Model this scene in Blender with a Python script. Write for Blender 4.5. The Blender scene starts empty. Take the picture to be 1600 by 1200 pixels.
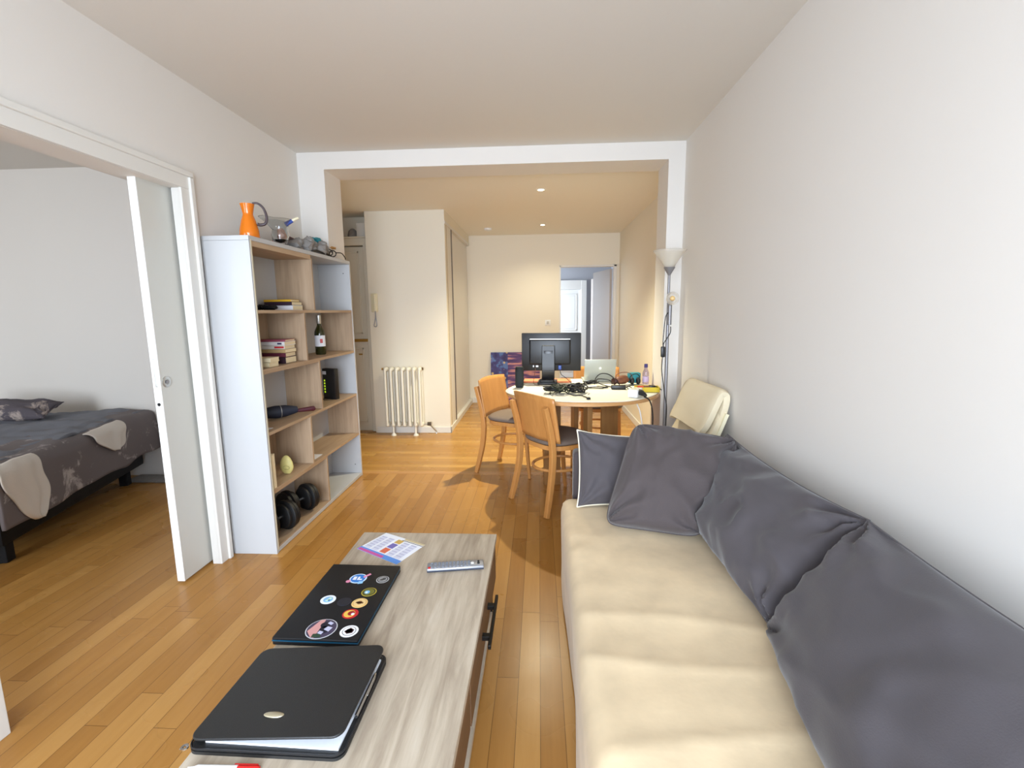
import bpy, bmesh, math, random
from mathutils import Vector, Matrix, noise
PI = math.pi
scene = bpy.context.scene
COL = scene.collection
random.seed(7)

# ------------------------------------------------------------------ materials
def lin(c):
    return tuple(((v / 255) / 12.92 if v / 255 <= .04045 else ((v / 255 + .055) / 1.055) ** 2.4) for v in c) + (1.0,)

def new_mat(name):
    m = bpy.data.materials.new(name); m.use_nodes = True
    nt = m.node_tree
    return m, nt, nt.nodes['Principled BSDF']

def simple(name, rgb, rough=.6, metal=0., bump=0., bscale=200., spec=.5, sheen=0., var=0., vscale=6.):
    m, nt, b = new_mat(name)
    b.inputs['Base Color'].default_value = lin(rgb)
    b.inputs['Roughness'].default_value = rough
    b.inputs['Metallic'].default_value = metal
    b.inputs['Specular IOR Level'].default_value = spec
    if sheen: b.inputs['Sheen Weight'].default_value = sheen; b.inputs['Sheen Roughness'].default_value = .4
    tc = nt.nodes.new('ShaderNodeTexCoord')
    if var:
        n = nt.nodes.new('ShaderNodeTexNoise'); n.inputs['Scale'].default_value = vscale; n.inputs['Detail'].default_value = 4
        nt.links.new(tc.outputs['Object'], n.inputs['Vector'])
        mx = nt.nodes.new('ShaderNodeMixRGB')
        mx.inputs[1].default_value = lin([max(0, v * (1 - var)) for v in rgb]); mx.inputs[2].default_value = lin([min(255, v * (1 + var)) for v in rgb])
        nt.links.new(n.outputs['Fac'], mx.inputs[0]); nt.links.new(mx.outputs[0], b.inputs['Base Color'])
    if bump:
        n = nt.nodes.new('ShaderNodeTexNoise'); n.inputs['Scale'].default_value = bscale; n.inputs['Detail'].default_value = 3
        nt.links.new(tc.outputs['Object'], n.inputs['Vector'])
        bp = nt.nodes.new('ShaderNodeBump'); bp.inputs['Strength'].default_value = bump; bp.inputs['Distance'].default_value = .004
        nt.links.new(n.outputs['Fac'], bp.inputs['Height']); nt.links.new(bp.outputs[0], b.inputs['Normal'])
    return m

def emis(name, rgb, s):
    m, nt, b = new_mat(name)
    b.inputs['Base Color'].default_value = lin(rgb)
    b.inputs['Emission Color'].default_value = lin(rgb); b.inputs['Emission Strength'].default_value = s
    return m

class NT:
    def __init__(s, nt): s.nt = nt
    def n(s, t, **k):
        nd = s.nt.nodes.new(t)
        for a, v in k.items(): setattr(nd, a, v)
        return nd
    def l(s, a, b): s.nt.links.new(a, b)
    def math(s, op, a, b=None):
        nd = s.n('ShaderNodeMath', operation=op)
        for i, v in enumerate((a, b)):
            if v is None: continue
            if isinstance(v, (int, float)): nd.inputs[i].default_value = v
            else: s.l(v, nd.inputs[i])
        return nd.outputs[0]

def ramp(t, fac, stops):
    r = t.n('ShaderNodeValToRGB')
    e = r.color_ramp.elements
    while len(e) < len(stops): e.new(.5)
    for i, (p, c) in enumerate(stops): e[i].position = p; e[i].color = lin(c)
    t.l(fac, r.inputs[0]); return r.outputs[0]

def plank_mat(name, w, L, across, cols, rough=.28, gap=.0022):
    """across='X': boards run along Y and stack along X"""
    m, nt, b = new_mat(name); t = NT(nt)
    tc = t.n('ShaderNodeTexCoord'); sp = t.n('ShaderNodeSeparateXYZ'); t.l(tc.outputs['Object'], sp.inputs[0])
    a, c = (sp.outputs['X'], sp.outputs['Y']) if across == 'X' else (sp.outputs['Y'], sp.outputs['X'])
    ra = t.math('DIVIDE', a, w); row = t.math('FLOOR', ra)
    wn = t.n('ShaderNodeTexWhiteNoise', noise_dimensions='1D'); t.l(row, wn.inputs['W'])
    cc = t.math('ADD', t.math('DIVIDE', c, L), t.math('MULTIPLY', wn.outputs['Value'], 7.3))
    cell = t.math('FLOOR', cc)
    cb = t.n('ShaderNodeCombineXYZ'); t.l(row, cb.inputs[0]); t.l(cell, cb.inputs[1])
    w2 = t.n('ShaderNodeTexWhiteNoise', noise_dimensions='2D'); t.l(cb.outputs[0], w2.inputs['Vector'])
    # grain
    gv = t.n('ShaderNodeCombineXYZ')
    t.l(t.math('MULTIPLY', a, 28.), gv.inputs[0]); t.l(t.math('MULTIPLY', c, 2.2), gv.inputs[1]); t.l(t.math('MULTIPLY', w2.outputs['Value'], 40.), gv.inputs[2])
    g = t.n('ShaderNodeTexNoise'); g.inputs['Scale'].default_value = 1.; g.inputs['Detail'].default_value = 5; g.inputs['Roughness'].default_value = .6
    t.l(gv.outputs[0], g.inputs['Vector'])
    f = t.math('ADD', t.math('MULTIPLY', w2.outputs['Value'], .45), t.math('ADD', t.math('MULTIPLY', g.outputs['Fac'], .42), .09))
    col = ramp(t, f, cols)
    # seams
    fa = t.math('FRACT', ra); fc = t.math('FRACT', cc)
    ea = t.math('LESS_THAN', t.math('MINIMUM', fa, t.math('SUBTRACT', 1., fa)), gap / w / 2)
    ec = t.math('LESS_THAN', t.math('MINIMUM', fc, t.math('SUBTRACT', 1., fc)), gap / L / 2)
    e = t.math('MAXIMUM', ea, ec)
    mx = t.n('ShaderNodeMixRGB'); t.l(t.math('MULTIPLY', e, .65), mx.inputs[0]); t.l(col, mx.inputs[1]); mx.inputs[2].default_value = lin((70, 38, 16))
    t.l(mx.outputs[0], b.inputs['Base Color'])
    rn = t.n('ShaderNodeTexNoise'); rn.inputs['Scale'].default_value = 3.
    t.l(tc.outputs['Object'], rn.inputs['Vector'])
    t.l(t.math('ADD', t.math('MULTIPLY', rn.outputs['Fac'], .16), rough - .08), b.inputs['Roughness'])
    b.inputs['Specular IOR Level'].default_value = .28
    h = t.math('SUBTRACT', t.math('MULTIPLY', g.outputs['Fac'], .15), e)
    bp = t.n('ShaderNodeBump'); bp.inputs['Strength'].default_value = .25; bp.inputs['Distance'].default_value = .002
    t.l(h, bp.inputs['Height']); t.l(bp.outputs[0], b.inputs['Normal'])
    return m

def grain_mat(name, axis, cols, fine=40., coarse=5., along=1.2, rough=.5, plank=None, mixf=.5):
    """wood with fibres along the given local axis"""
    m, nt, b = new_mat(name); t = NT(nt)
    tc = t.n('ShaderNodeTexCoord'); mp = t.n('ShaderNodeMapping'); t.l(tc.outputs['Object'], mp.inputs[0])
    s1 = [fine] * 3; s1['XYZ'.index(axis)] = along * 1.6
    mp.inputs['Scale'].default_value = s1
    g = t.n('ShaderNodeTexNoise'); g.inputs['Scale'].default_value = 1.; g.inputs['Detail'].default_value = 6; g.inputs['Roughness'].default_value = .65; g.inputs['Distortion'].default_value = .4
    t.l(mp.outputs[0], g.inputs['Vector'])
    mp2 = t.n('ShaderNodeMapping'); t.l(tc.outputs['Object'], mp2.inputs[0])
    s2 = [coarse] * 3; s2['XYZ'.index(axis)] = along
    mp2.inputs['Scale'].default_value = s2
    g2 = t.n('ShaderNodeTexNoise'); g2.inputs['Scale'].default_value = 1.; g2.inputs['Detail'].default_value = 3; g2.inputs['Distortion'].default_value = .8
    t.l(mp2.outputs[0], g2.inputs['Vector'])
    f = t.math('ADD', t.math('MULTIPLY', g.outputs['Fac'], mixf), t.math('MULTIPLY', g2.outputs['Fac'], 1 - mixf))
    col = ramp(t, f, cols); t.l(col, b.inputs['Base Color'])
    b.inputs['Roughness'].default_value = rough
    bp = t.n('ShaderNodeBump'); bp.inputs['Strength'].default_value = .15; bp.inputs['Distance'].default_value = .001
    t.l(g.outputs['Fac'], bp.inputs['Height']); t.l(bp.outputs[0], b.inputs['Normal'])
    return m

M = {}
M['wall'] = simple('wall_paint', (226, 221, 214), .75, bump=.04, bscale=90)
M['wall_back_room'] = simple('cream_wall_paint', (232, 224, 206), .7, bump=.12, bscale=90)
M['ceiling'] = simple('ceiling_paint', (222, 217, 209), .85, bump=.08, bscale=60)
M['white_gloss'] = simple('white_gloss_paint', (232, 231, 227), .32)
M['white_satin'] = simple('white_satin_paint', (224, 221, 214), .42)
M['door_grey'] = simple('door_leaf_paint', (205, 204, 196), .35)
M['entry_door'] = simple('entry_door_paint', (212, 206, 190), .45)
M['hall_paint'] = simple('hall_blue_grey_paint', (172, 173, 178), .7)
M['hall_door'] = simple('hall_door_paint', (188, 178, 170), .5)
M['floor_y'] = plank_mat('oak_boards_lengthwise', .08, 1.1, 'X', [(.15, (150, 102, 45)), (.42, (171, 121, 59)), (.7, (186, 137, 73)), (.95, (200, 153, 89))])
M['floor_x'] = plank_mat('oak_boards_crosswise', .08, 1.1, 'Y', [(.1, (158, 110, 46)), (.45, (178, 130, 60)), (.75, (194, 148, 76)), (.95, (206, 164, 92))])
M['seam'] = grain_mat('oak_threshold', 'X', [(.2, (170, 118, 62)), (.8, (206, 156, 92))], rough=.3)
M['shelf_white'] = simple('shelf_white_board', (186, 187, 188), .35)
M['shelf_edge'] = simple('shelf_beige_edge', (206, 196, 170), .5)
M['oak_v'] = grain_mat('light_oak_vertical', 'Z', [(.25, (140, 116, 92)), (.5, (172, 146, 118)), (.8, (192, 168, 140))], fine=46, coarse=9, along=1.5)
M['oak_h'] = grain_mat('light_oak_horizontal', 'Y', [(.25, (144, 119, 94)), (.5, (176, 149, 120)), (.8, (196, 171, 142))], fine=46, coarse=9, along=1.5)
M['table_top'] = grain_mat('weathered_oak_top', 'Y', [(.28, (130, 115, 98)), (.44, (166, 151, 132)), (.56, (188, 174, 154)), (.75, (206, 195, 178))], fine=34, coarse=7, along=1.8, rough=.42, mixf=.6)
M['table_side'] = grain_mat('dark_oak_side', 'Y', [(.25, (74, 50, 32)), (.7, (120, 88, 60))], fine=40, coarse=8, along=1.4)
M['black_metal'] = simple('black_metal', (28, 26, 25), .45, .6)
M['throw'] = simple('beige_plush', (215, 193, 158), .9, bump=.12, bscale=40, sheen=.12, var=.10, vscale=9.)  # mottled base colour stands in for the sheen of the nap
M['grey_cloth'] = simple('grey_cotton', (76, 71, 74), .9, bump=.14, bscale=320, sheen=.25)
M['grey_cloth_dark'] = simple('brown_grey_cotton', (74, 66, 66), .9, bump=.35, bscale=320, sheen=.25)
M['grey_slip'] = simple('grey_slipcover', (66, 63, 69), .92, bump=.3, bscale=300)
M['cream_cloth'] = simple('cream_cotton', (222, 208, 178), .88, bump=.25, bscale=260)
M['piping'] = simple('cream_piping', (226, 216, 190), .8)
M['beech'] = grain_mat('beech_wood', 'Z', [(.25, (178, 120, 62)), (.6, (200, 142, 80)), (.85, (214, 160, 98))], fine=60, coarse=12, along=2, rough=.35)
M['beech_edge'] = grain_mat('beech_table_edge', 'X', [(.25, (186, 136, 84)), (.7, (214, 168, 116))], fine=50, coarse=10, along=3, rough=.35)
M['dark_beech'] = grain_mat('beech_board_leg', 'Z', [(.25, (128, 86, 44)), (.7, (162, 116, 64))], fine=50, coarse=10, along=2, rough=.4)
M['tablecloth'] = simple('white_tablecloth', (236, 232, 216), .7, bump=.3, bscale=40)
M['seat_grey'] = simple('taupe_seat_cushion', (112, 98, 88), .9, bump=.3, bscale=260)
M['black_plastic'] = simple('black_plastic', (26, 26, 28), .38)
M['black_matte'] = simple('matt_black', (20, 20, 22), .6, spec=.25)
M['black_rubber'] = simple('black_rubber', (17, 17, 18), .55)
M['black_leather'] = simple('black_leatherette', (30, 30, 30), .42, bump=.2, bscale=500)
M['laptop_black'] = simple('laptop_black_lid', (20, 20, 22), .5, bump=.1, bscale=600, spec=.3)
M['laptop_blue'] = simple('laptop_blue_rim', (20, 84, 116), .3, .4)
M['silver'] = simple('silver_metal', (196, 196, 192), .3, .8)
M['remote_grey'] = simple('remote_grey_plastic', (150, 152, 158), .35, .4)
M['lap_silver'] = simple('laptop_silver_lid', (186, 190, 182), .4, .35)
M['chrome'] = simple('chrome', (210, 210, 210), .15, 1.)
M['lamp_grey'] = simple('lamp_grey_metal', (140, 138, 140), .4, .5)
M['brass'] = simple('aged_brass', (176, 140, 70), .4, .7)
M['paper'] = simple('white_paper', (236, 238, 244), .7)
M['page'] = simple('book_pages', (226, 208, 170), .8, bump=.3, bscale=300)
M['orange'] = simple('orange_glass', (244, 132, 20), .08)
M['orange'].node_tree.nodes['Principled BSDF'].inputs['Transmission Weight'].default_value = .25
M['red'] = simple('red_plastic', (208, 30, 28), .35)
M['white_plastic'] = simple('white_plastic', (232, 232, 230), .35)
M['cream_plastic'] = simple('cream_plastic', (226, 218, 186), .4)
M['radiator'] = simple('radiator_enamel', (230, 226, 212), .35)
M['yellow'] = simple('yellow_card', (214, 188, 40), .5)
M['yellow_book'] = simple('yellow_cover', (222, 172, 30), .5)
M['teal'] = simple('teal_fabric', (40, 130, 140), .7)
M['maroon'] = simple('maroon_cover', (70, 20, 34), .5)
M['dark_purple'] = simple('dark_purple_cover', (48, 26, 44), .5)
M['blue'] = simple('blue_plastic', (50, 80, 160), .4)
M['navy'] = simple('navy_nylon', (28, 34, 50), .6)
M['toy_grey'] = simple('grey_toy', (132, 128, 124), .7, var=.15, vscale=30)
M['brown'] = simple('brown_leather', (110, 66, 44), .6, var=.2, vscale=40)
M['wax_yellow'] = simple('pale_yellow_ceramic', (212, 200, 128), .5, var=.06, vscale=60)
M['shade'] = simple('frosted_shade', (228, 224, 212), .5)
M['shade'].node_tree.nodes['Principled BSDF'].inputs['Transmission Weight'].default_value = .85; M['shade'].node_tree.nodes['Principled BSDF'].inputs['IOR'].default_value = 1.12
m, nt, b = new_mat('frosted_translucent_shade'); t = NT(nt)
b.inputs['Base Color'].default_value = lin((240, 236, 226)); b.inputs['Roughness'].default_value = .5
tr = t.n('ShaderNodeBsdfTransparent'); tl = t.n('ShaderNodeBsdfTranslucent'); tl.inputs[0].default_value = lin((244, 240, 230))
m1 = t.n('ShaderNodeMixShader'); m1.inputs[0].default_value = .5; t.l(b.outputs[0], m1.inputs[1]); t.l(tl.outputs[0], m1.inputs[2])
m2 = t.n('ShaderNodeMixShader'); m2.inputs[0].default_value = .55; t.l(m1.outputs[0], m2.inputs[1]); t.l(tr.outputs[0], m2.inputs[2])
t.l(m2.outputs[0], nt.nodes['Material Output'].inputs[0]); M['shade'] = m
M['led'] = emis('green_light', (190, 230, 40), 1.2)
M['spot_glow'] = emis('spot_bulb_glow', (255, 236, 200), 25.)
M['bottle_glass'] = simple('dark_green_bottle_glass', (44, 46, 20), .08, spec=.6)
M['cable_green'] = simple('dark_green_cable', (34, 44, 26), .5)

def glass(name, rgb=(245, 248, 248), rough=.02):
    m, nt, b = new_mat(name)
    b.inputs['Base Color'].default_value = lin(rgb); b.inputs['Transmission Weight'].default_value = 1.
    b.inputs['Roughness'].default_value = rough; b.inputs['IOR'].default_value = 1.3
    return m
M['glass'] = glass('clear_glass', (226, 230, 232)); M['glass'].node_tree.nodes['Principled BSDF'].inputs['IOR'].default_value = 1.45; M['pet'] = glass('clear_bottle_plastic', (225, 222, 244), .08)

def duvet_mat(name, a, b2, scale):
    m, nt, b = new_mat(name); t = NT(nt)
    tc = t.n('ShaderNodeTexCoord')
    n = t.n('ShaderNodeTexNoise'); n.inputs['Scale'].default_value = scale; n.inputs['Detail'].default_value = 8; n.inputs['Roughness'].default_value = .7; n.inputs['Distortion'].default_value = .6
    t.l(tc.outputs['Object'], n.inputs['Vector'])
    t.l(ramp(t, n.outputs['Fac'], [(.42, a), (.56, a), (.64, b2), (.8, b2)]), b.inputs['Base Color'])
    b.inputs['Roughness'].default_value = .9
    return m
M['duvet_side'] = duvet_mat('mottled_taupe_cotton', (108, 100, 100), (176, 168, 164), 5.)
M['duvet_top'] = simple('slate_grey_cotton', (112, 114, 122), .9, bump=.3, bscale=200, var=.08, vscale=9)
M['sheet'] = simple('ivory_cotton', (214, 206, 196), .85, bump=.2, bscale=120)
M['pattern_pillow'] = duvet_mat('patterned_taupe_cotton', (84, 78, 84), (168, 154, 146), 7.)

def painting_mat():
    m, nt, b = new_mat('abstract_painted_canvas'); t = NT(nt)
    tc = t.n('ShaderNodeTexCoord'); sp = t.n('ShaderNodeSeparateXYZ'); t.l(tc.outputs['Object'], sp.inputs[0])
    n = t.n('ShaderNodeTexNoise'); n.inputs['Scale'].default_value = 9.; n.inputs['Detail'].default_value = 6
    t.l(tc.outputs['Object'], n.inputs['Vector'])
    blue = ramp(t, n.outputs['Fac'], [(.3, (48, 40, 92)), (.48, (66, 60, 120)), (.56, (84, 120, 176)), (.7, (120, 96, 150))])
    mp = t.n('ShaderNodeMapping'); mp.inputs['Scale'].default_value = (3, 3, 26); t.l(tc.outputs['Object'], mp.inputs[0])
    n2 = t.n('ShaderNodeTexNoise'); n2.inputs['Scale'].default_value = 1.; n2.inputs['Detail'].default_value = 3; t.l(mp.outputs[0], n2.inputs['Vector'])
    pink = ramp(t, n2.outputs['Fac'], [(.35, (62, 44, 98)), (.5, (100, 66, 120)), (.6, (214, 150, 140)), (.7, (120, 84, 140))])
    v = t.n('ShaderNodeTexVoronoi'); v.inputs['Scale'].default_value = 11.; t.l(tc.outputs['Object'], v.inputs['Vector'])
    dots = t.math('LESS_THAN', v.outputs['Distance'], .2)
    mx = t.n('ShaderNodeMixRGB'); t.l(t.math('MULTIPLY', dots, .7), mx.inputs[0]); t.l(blue, mx.inputs[1]); mx.inputs[2].default_value = lin((226, 196, 120))
    m2 = t.n('ShaderNodeMixRGB'); t.l(t.math('GREATER_THAN', sp.outputs['X'], .25), m2.inputs[0]); t.l(mx.outputs[0], m2.inputs[1]); t.l(pink, m2.inputs[2])
    t.l(m2.outputs[0], b.inputs['Base Color']); b.inputs['Roughness'].default_value = .6
    return m
M['painting'] = painting_mat()
STK = {}
def stk(rgb):
    if rgb not in STK: STK[rgb] = simple('sticker_print_%d' % (len(STK) + 1), rgb, .4)
    return STK[rgb]

# ------------------------------------------------------------------ mesh helpers
class B:
    def __init__(s): s.bm = bmesh.new(); s.m = 0
    def _idx(s, faces):
        for f in faces: f.material_index = s.m
    def box(s, x0, x1, y0, y1, z0, z1, bev=0., rot=None, seg=2):
        r = bmesh.ops.create_cube(s.bm, size=1.)
        vs = r['verts']
        c = Vector(((x0 + x1) / 2, (y0 + y1) / 2, (z0 + z1) / 2))
        for v in vs:
            v.co = Vector((v.co.x * abs(x1 - x0), v.co.y * abs(y1 - y0), v.co.z * abs(z1 - z0)))
        fs = list({f for v in vs for f in v.link_faces}); s._idx(fs)
        if bev:
            es = list({e for v in vs for e in v.link_edges})
            rr = bmesh.ops.bevel(s.bm, geom=es, offset=bev, segments=seg, profile=.5, affect='EDGES')
            vs = list({v for f in rr['faces'] for v in f.verts} | {v for v in vs if v.is_valid}); s._idx(rr['faces'])
        for v in vs:
            if rot: v.co = rot @ v.co
            v.co += c
        return s
    def tube(s, pts, r, n=8, closed=False, smooth=True, cap=True):
        pts = [Vector(p) for p in pts]; N = len(pts)
        rs = r if isinstance(r, (list, tuple)) else [r] * N
        up = None; rings = []
        for i in range(N):
            if closed: t = (pts[(i + 1) % N] - pts[i - 1])
            else: t = pts[min(i + 1, N - 1)] - pts[max(i - 1, 0)]
            if t.length < 1e-9: t = Vector((0, 0, 1))
            t.normalize()
            if up is None:
                up = Vector((0, 0, 1)) if abs(t.z) < .9 else Vector((1, 0, 0))
            up = (up - t * up.dot(t))
            if up.length < 1e-6: up = t.orthogonal()
            up.normalize(); sd = t.cross(up)
            rings.append([s.bm.verts.new(pts[i] + (up * math.cos(a) + sd * math.sin(a)) * rs[i]) for a in [2 * PI * k / n for k in range(n)]])
        for i in range(N if closed else N - 1):
            A, C = rings[i], rings[(i + 1) % N]
            for k in range(n):
                f = s.bm.faces.new((A[k], A[(k + 1) % n], C[(k + 1) % n], C[k])); f.material_index = s.m
        if not closed and cap:
            for R in (rings[0], rings[-1]):
                f = s.bm.faces.new(R); f.material_index = s.m
        return s
    def strip(s, pts, w, d, wdir):
        """rectangular section swept along pts; w along wdir, d across"""
        pts = [Vector(p) for p in pts]; N = len(pts); rings = []
        for i in range(N):
            t = (pts[min(i + 1, N - 1)] - pts[max(i - 1, 0)]).normalized()
            wv = Vector(wdir[i]) if isinstance(wdir, list) else Vector(wdir)
            wv = (wv - t * wv.dot(t)).normalized(); dv = t.cross(wv)
            ww = w[i] if isinstance(w, list) else w; dd = d[i] if isinstance(d, list) else d
            rings.append([s.bm.verts.new(pts[i] + wv * (a * ww / 2) + dv * (b * dd / 2)) for a, b in ((-1, -1), (1, -1), (1, 1), (-1, 1))])
        for i in range(N - 1):
            A, C = rings[i], rings[i + 1]
            for k in range(4):
                f = s.bm.faces.new((A[k], A[(k + 1) % 4], C[(k + 1) % 4], C[k])); f.material_index = s.m
        for R in (rings[0], rings[-1]):
            f = s.bm.faces.new(R); f.material_index = s.m
        return s
    def lathe(s, prof, c=(0, 0, 0), n=24, ax=None):
        c = Vector(c); rings = []
        rot = ax if ax is not None else Matrix.Identity(3)
        for r, z in prof:
            if r < 1e-6: rings.append([s.bm.verts.new(rot @ Vector((0, 0, z)) + c)])
            else: rings.append([s.bm.verts.new(rot @ Vector((r * math.cos(2 * PI * k / n), r * math.sin(2 * PI * k / n), z)) + c) for k in range(n)])
        for A, C in zip(rings[:-1], rings[1:]):
            for k in range(n):
                q = [A[k % len(A)], A[(k + 1) % n % len(A)], C[(k + 1) % n % len(C)], C[k % len(C)]]
                q2 = []
                for v in q:
                    if v not in q2: q2.append(v)
                if len(q2) > 2:
                    try: f = s.bm.faces.new(q2); f.material_index = s.m
                    except ValueError: pass
        return s
    def prism(s, poly, z0, z1, flat=True):
        a = [s.bm.verts.new((p[0], p[1], z0)) for p in poly]; b = [s.bm.verts.new((p[0], p[1], z1)) for p in poly]
        n = len(poly)
        fs = [s.bm.faces.new(a[::-1]), s.bm.faces.new(b)]
        for k in range(n): fs.append(s.bm.faces.new((a[k], a[(k + 1) % n], b[(k + 1) % n], b[k])))
        s._idx(fs); return s
    def blob(s, c, rx, ry, rz, seed=0, amp=.15, freq=3., sub=3, rot=None):
        r = bmesh.ops.create_icosphere(s.bm, subdivisions=sub, radius=1.)
        for v in r['verts']:
            d = 1 + amp * noise.noise(v.co * freq + Vector((seed * 7.1, seed * 3.3, seed)))
            q = Vector((v.co.x * rx * d, v.co.y * ry * d, v.co.z * rz * d))
            v.co = (rot @ q if rot else q) + Vector(c)
        s._idx({f for v in r['verts'] for f in v.link_faces}); return s
    def surf(s, fn, nu, nv, closed_u=False):
        V = [[s.bm.verts.new(fn(i / (nu if closed_u else nu - 1), j / (nv - 1))) for j in range(nv)] for i in range(nu)]
        for i in range(nu if closed_u else nu - 1):
            for j in range(nv - 1):
                f = s.bm.faces.new((V[i][j], V[(i + 1) % nu][j], V[(i + 1) % nu][j + 1], V[i][j + 1])); f.material_index = s.m
        return s
    def build(s, name, mat, parent=None, smooth=True, world=False, sub=0, solid=0., ang=40):
        bmesh.ops.recalc_face_normals(s.bm, faces=s.bm.faces)
        if world and parent is not None:
            off = parent.location.copy(); pp = parent.parent
            while pp is not None: off += pp.location; pp = pp.parent
            R = Matrix.Rotation(-parent.rotation_euler.z, 3, 'Z')
            for v in s.bm.verts: v.co = R @ (v.co - off)
        for f in s.bm.faces: f.smooth = smooth
        if smooth:
            ca = math.radians(ang)
            for e in s.bm.edges:
                if len(e.link_faces) == 2 and e.calc_face_angle(0) > ca: e.smooth = False
        me = bpy.data.meshes.new(name); s.bm.to_mesh(me); s.bm.free()
        for m_ in (mat if isinstance(mat, (list, tuple)) else [mat]): me.materials.append(m_)
        o = bpy.data.objects.new(name, me); COL.objects.link(o)
        if parent is not None: o.parent = parent
        if solid:
            md = o.modifiers.new('solid', 'SOLIDIFY'); md.thickness = solid; md.offset = 0
        if sub:
            md = o.modifiers.new('sub', 'SUBSURF'); md.levels = sub; md.render_levels = sub
        return o

def empty(name, loc, rz=0.):
    o = bpy.data.objects.new(name, None); COL.objects.link(o); o.location = loc; o.rotation_euler = (0, 0, rz); o.empty_display_size = .1
    return o
def tag(o, label, cat, group=None, kind=None):
    o['label'] = label; o['category'] = cat
    if group: o['group'] = group
    if kind: o['kind'] = kind
    return o
def thing(name, loc, label, cat, group=None, rz=0.):
    return tag(empty(name, loc, rz), label, cat, group)
def struct(b, name, mat, **k):
    o = b.build(name, mat, smooth=False, **k); o['kind'] = 'structure'; return o
def copy_tree(o, parent=None):
    c = o.copy(); COL.objects.link(c)
    if parent: c.parent = parent
    for ch in [x for x in bpy.data.objects if x.parent == o]: copy_tree(ch, c)
    return c
def cat_rom(P, k=6, closed=False):
    P = [Vector(p) for p in P]; out = []; n = len(P)
    rng = range(n) if closed else range(n - 1)
    for i in rng:
        p0 = P[i - 1] if (i > 0 or closed) else P[0]; p1 = P[i]; p2 = P[(i + 1) % n]
        p3 = P[(i + 2) % n] if (closed or i + 2 < n) else P[-1]
        for j in range(k):
            t = j / k
            out.append(.5 * ((2 * p1) + (p2 - p0) * t + (2 * p0 - 5 * p1 + 4 * p2 - p3) * t * t + (3 * p1 - p0 - 3 * p2 + p3) * t ** 3))
    if not closed: out.append(P[-1])
    return out
def rz(a): return Matrix.Rotation(a, 3, 'Z')
def ry(a): return Matrix.Rotation(a, 3, 'Y')
def rx(a): return Matrix.Rotation(a, 3, 'X')

# ------------------------------------------------------------------ camera
Mx = ((0.9983708948419847, 0.05578501095400517, -0.011982857976128714),
      (0.0034279756494701684, 0.15099063947749264, 0.9885292488202483),
      (-0.05695441436237571, 0.9869599076674995, -0.15055343018875209))
cam = bpy.data.cameras.new('camera'); co = bpy.data.objects.new('camera', cam); COL.objects.link(co)
cam.sensor_width = 36.; cam.lens = 746.3 / 1600 * 36; cam.clip_start = .02
mw = Matrix(((Mx[0][0], Mx[1][0], -Mx[2][0], 0), (Mx[0][1], Mx[1][1], -Mx[2][1], 0), (Mx[0][2], Mx[1][2], -Mx[2][2], 1.35), (0, 0, 0, 1)))
co.matrix_world = mw; scene.camera = co

# ------------------------------------------------------------------ room shell
YB = -1.0; XL = -1.75; XR = 1.02; CH = 2.5; YA = 3.573; YS = 3.86; XBL = -5.4; YBED = 3.74; CH2 = 2.42; YF = 7.01
struct(B().box(XL - .14, XR + .1, YB - .1, YS - .03, -.1, 0), 'floor', M['floor_y'])
struct(B().box(XBL, XL - .14, YB - .1, YBED + .05, -.1, 0), 'floor_bedroom', M['floor_y'])
struct(B().box(-3.2, 1.35, YS + .03, YF + .09, -.1, 0), 'floor_dining', M['floor_x'])
struct(B().box(-3.2, 1.35, YS - .03, YS + .03, -.1, .0015), 'trim_1', M['seam'])
struct(B().box(-.6, 1.9, YF + .09, 10.2, -.1, 0), 'floor_hall', M['floor_x'])
# ceilings
struct(B().box(XL - .14, XR + .1, YB - .1, YA, CH, CH + .1), 'ceiling', M['ceiling'])
struct(B().box(XBL, XL - .14, YB - .1, YBED + .05, CH, CH + .1), 'ceiling_bedroom', M['ceiling'])
struct(B().box(-3.2, 1.35, YS, YF + .1, CH2, CH2 + .1), 'ceiling_dining', simple('dining_ceiling_paint', (240, 236, 224), .85))
struct(B().box(-.6, 1.9, YF + .1, 10.2, 2.3, 2.4), 'ceiling_hall', M['hall_paint'])
# right walls
struct(B().box(XR, XR + .12, YB - .1, YA, 0, CH), 'wall_right', M['wall'])
struct(B().box(1.14, 1.26, YS, YF + .1, 0, CH2), 'wall_dining_right', M['wall_back_room'])
# arch : beam and two piers between the rooms
b = B(); b.box(-1.853, -1.553, YA, YS, 1.757, 2.6); b.box(-1.853, -1.752, YA, YS, 0, 1.757); b.box(-3.3, -1.853, 3.842, YS, 0, 2.6); b.box(-1.752, -1.553, 3.80, YS, 0, 1.757); b.box(.905, 1.3, YA, YS, 0, 2.6); b.box(-1.553, .905, YA, YS, 2.382, 2.6)
struct(b, 'wall_arch', M['wall'])
# left wall with pocket-door opening y 1.28..2.36, z<1.967
b = B()
b.box(XL - .14, XL, YB, 1.28, 0, CH); b.box(XL - .14, XL, 1.28, 2.36, 1.967, CH)
b.box(XL - .04, XL, 2.36, YA, 0, CH); b.box(XL - .14, XL - .1, 2.36, YBED + .1, 0, CH)
struct(b, 'wall_left', M['wall'])
b = B()
b.box(XL - .002, XL + .014, 2.345, 2.425, 0, 1.968, .003); b.box(XL - .002, XL + .0145, 1.2, 2.425, 1.968, 2.05, .003); b.box(XL - .002, XL + .014, 1.2, 1.285, 0, 1.968, .003)
b.box(XL + .010, XL + .026, 2.401, 2.429, 0, 2.027, .004); b.box(XL + .010, XL + .026, 1.19, 2.429, 2.028, 2.054, .004)
b.box(XL - .039, XL - .0025, 2.348, 2.361, 0, 1.966)
b.box(XL - .141, XL - .1, 2.348, 2.361, 0, 1.966)
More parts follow.
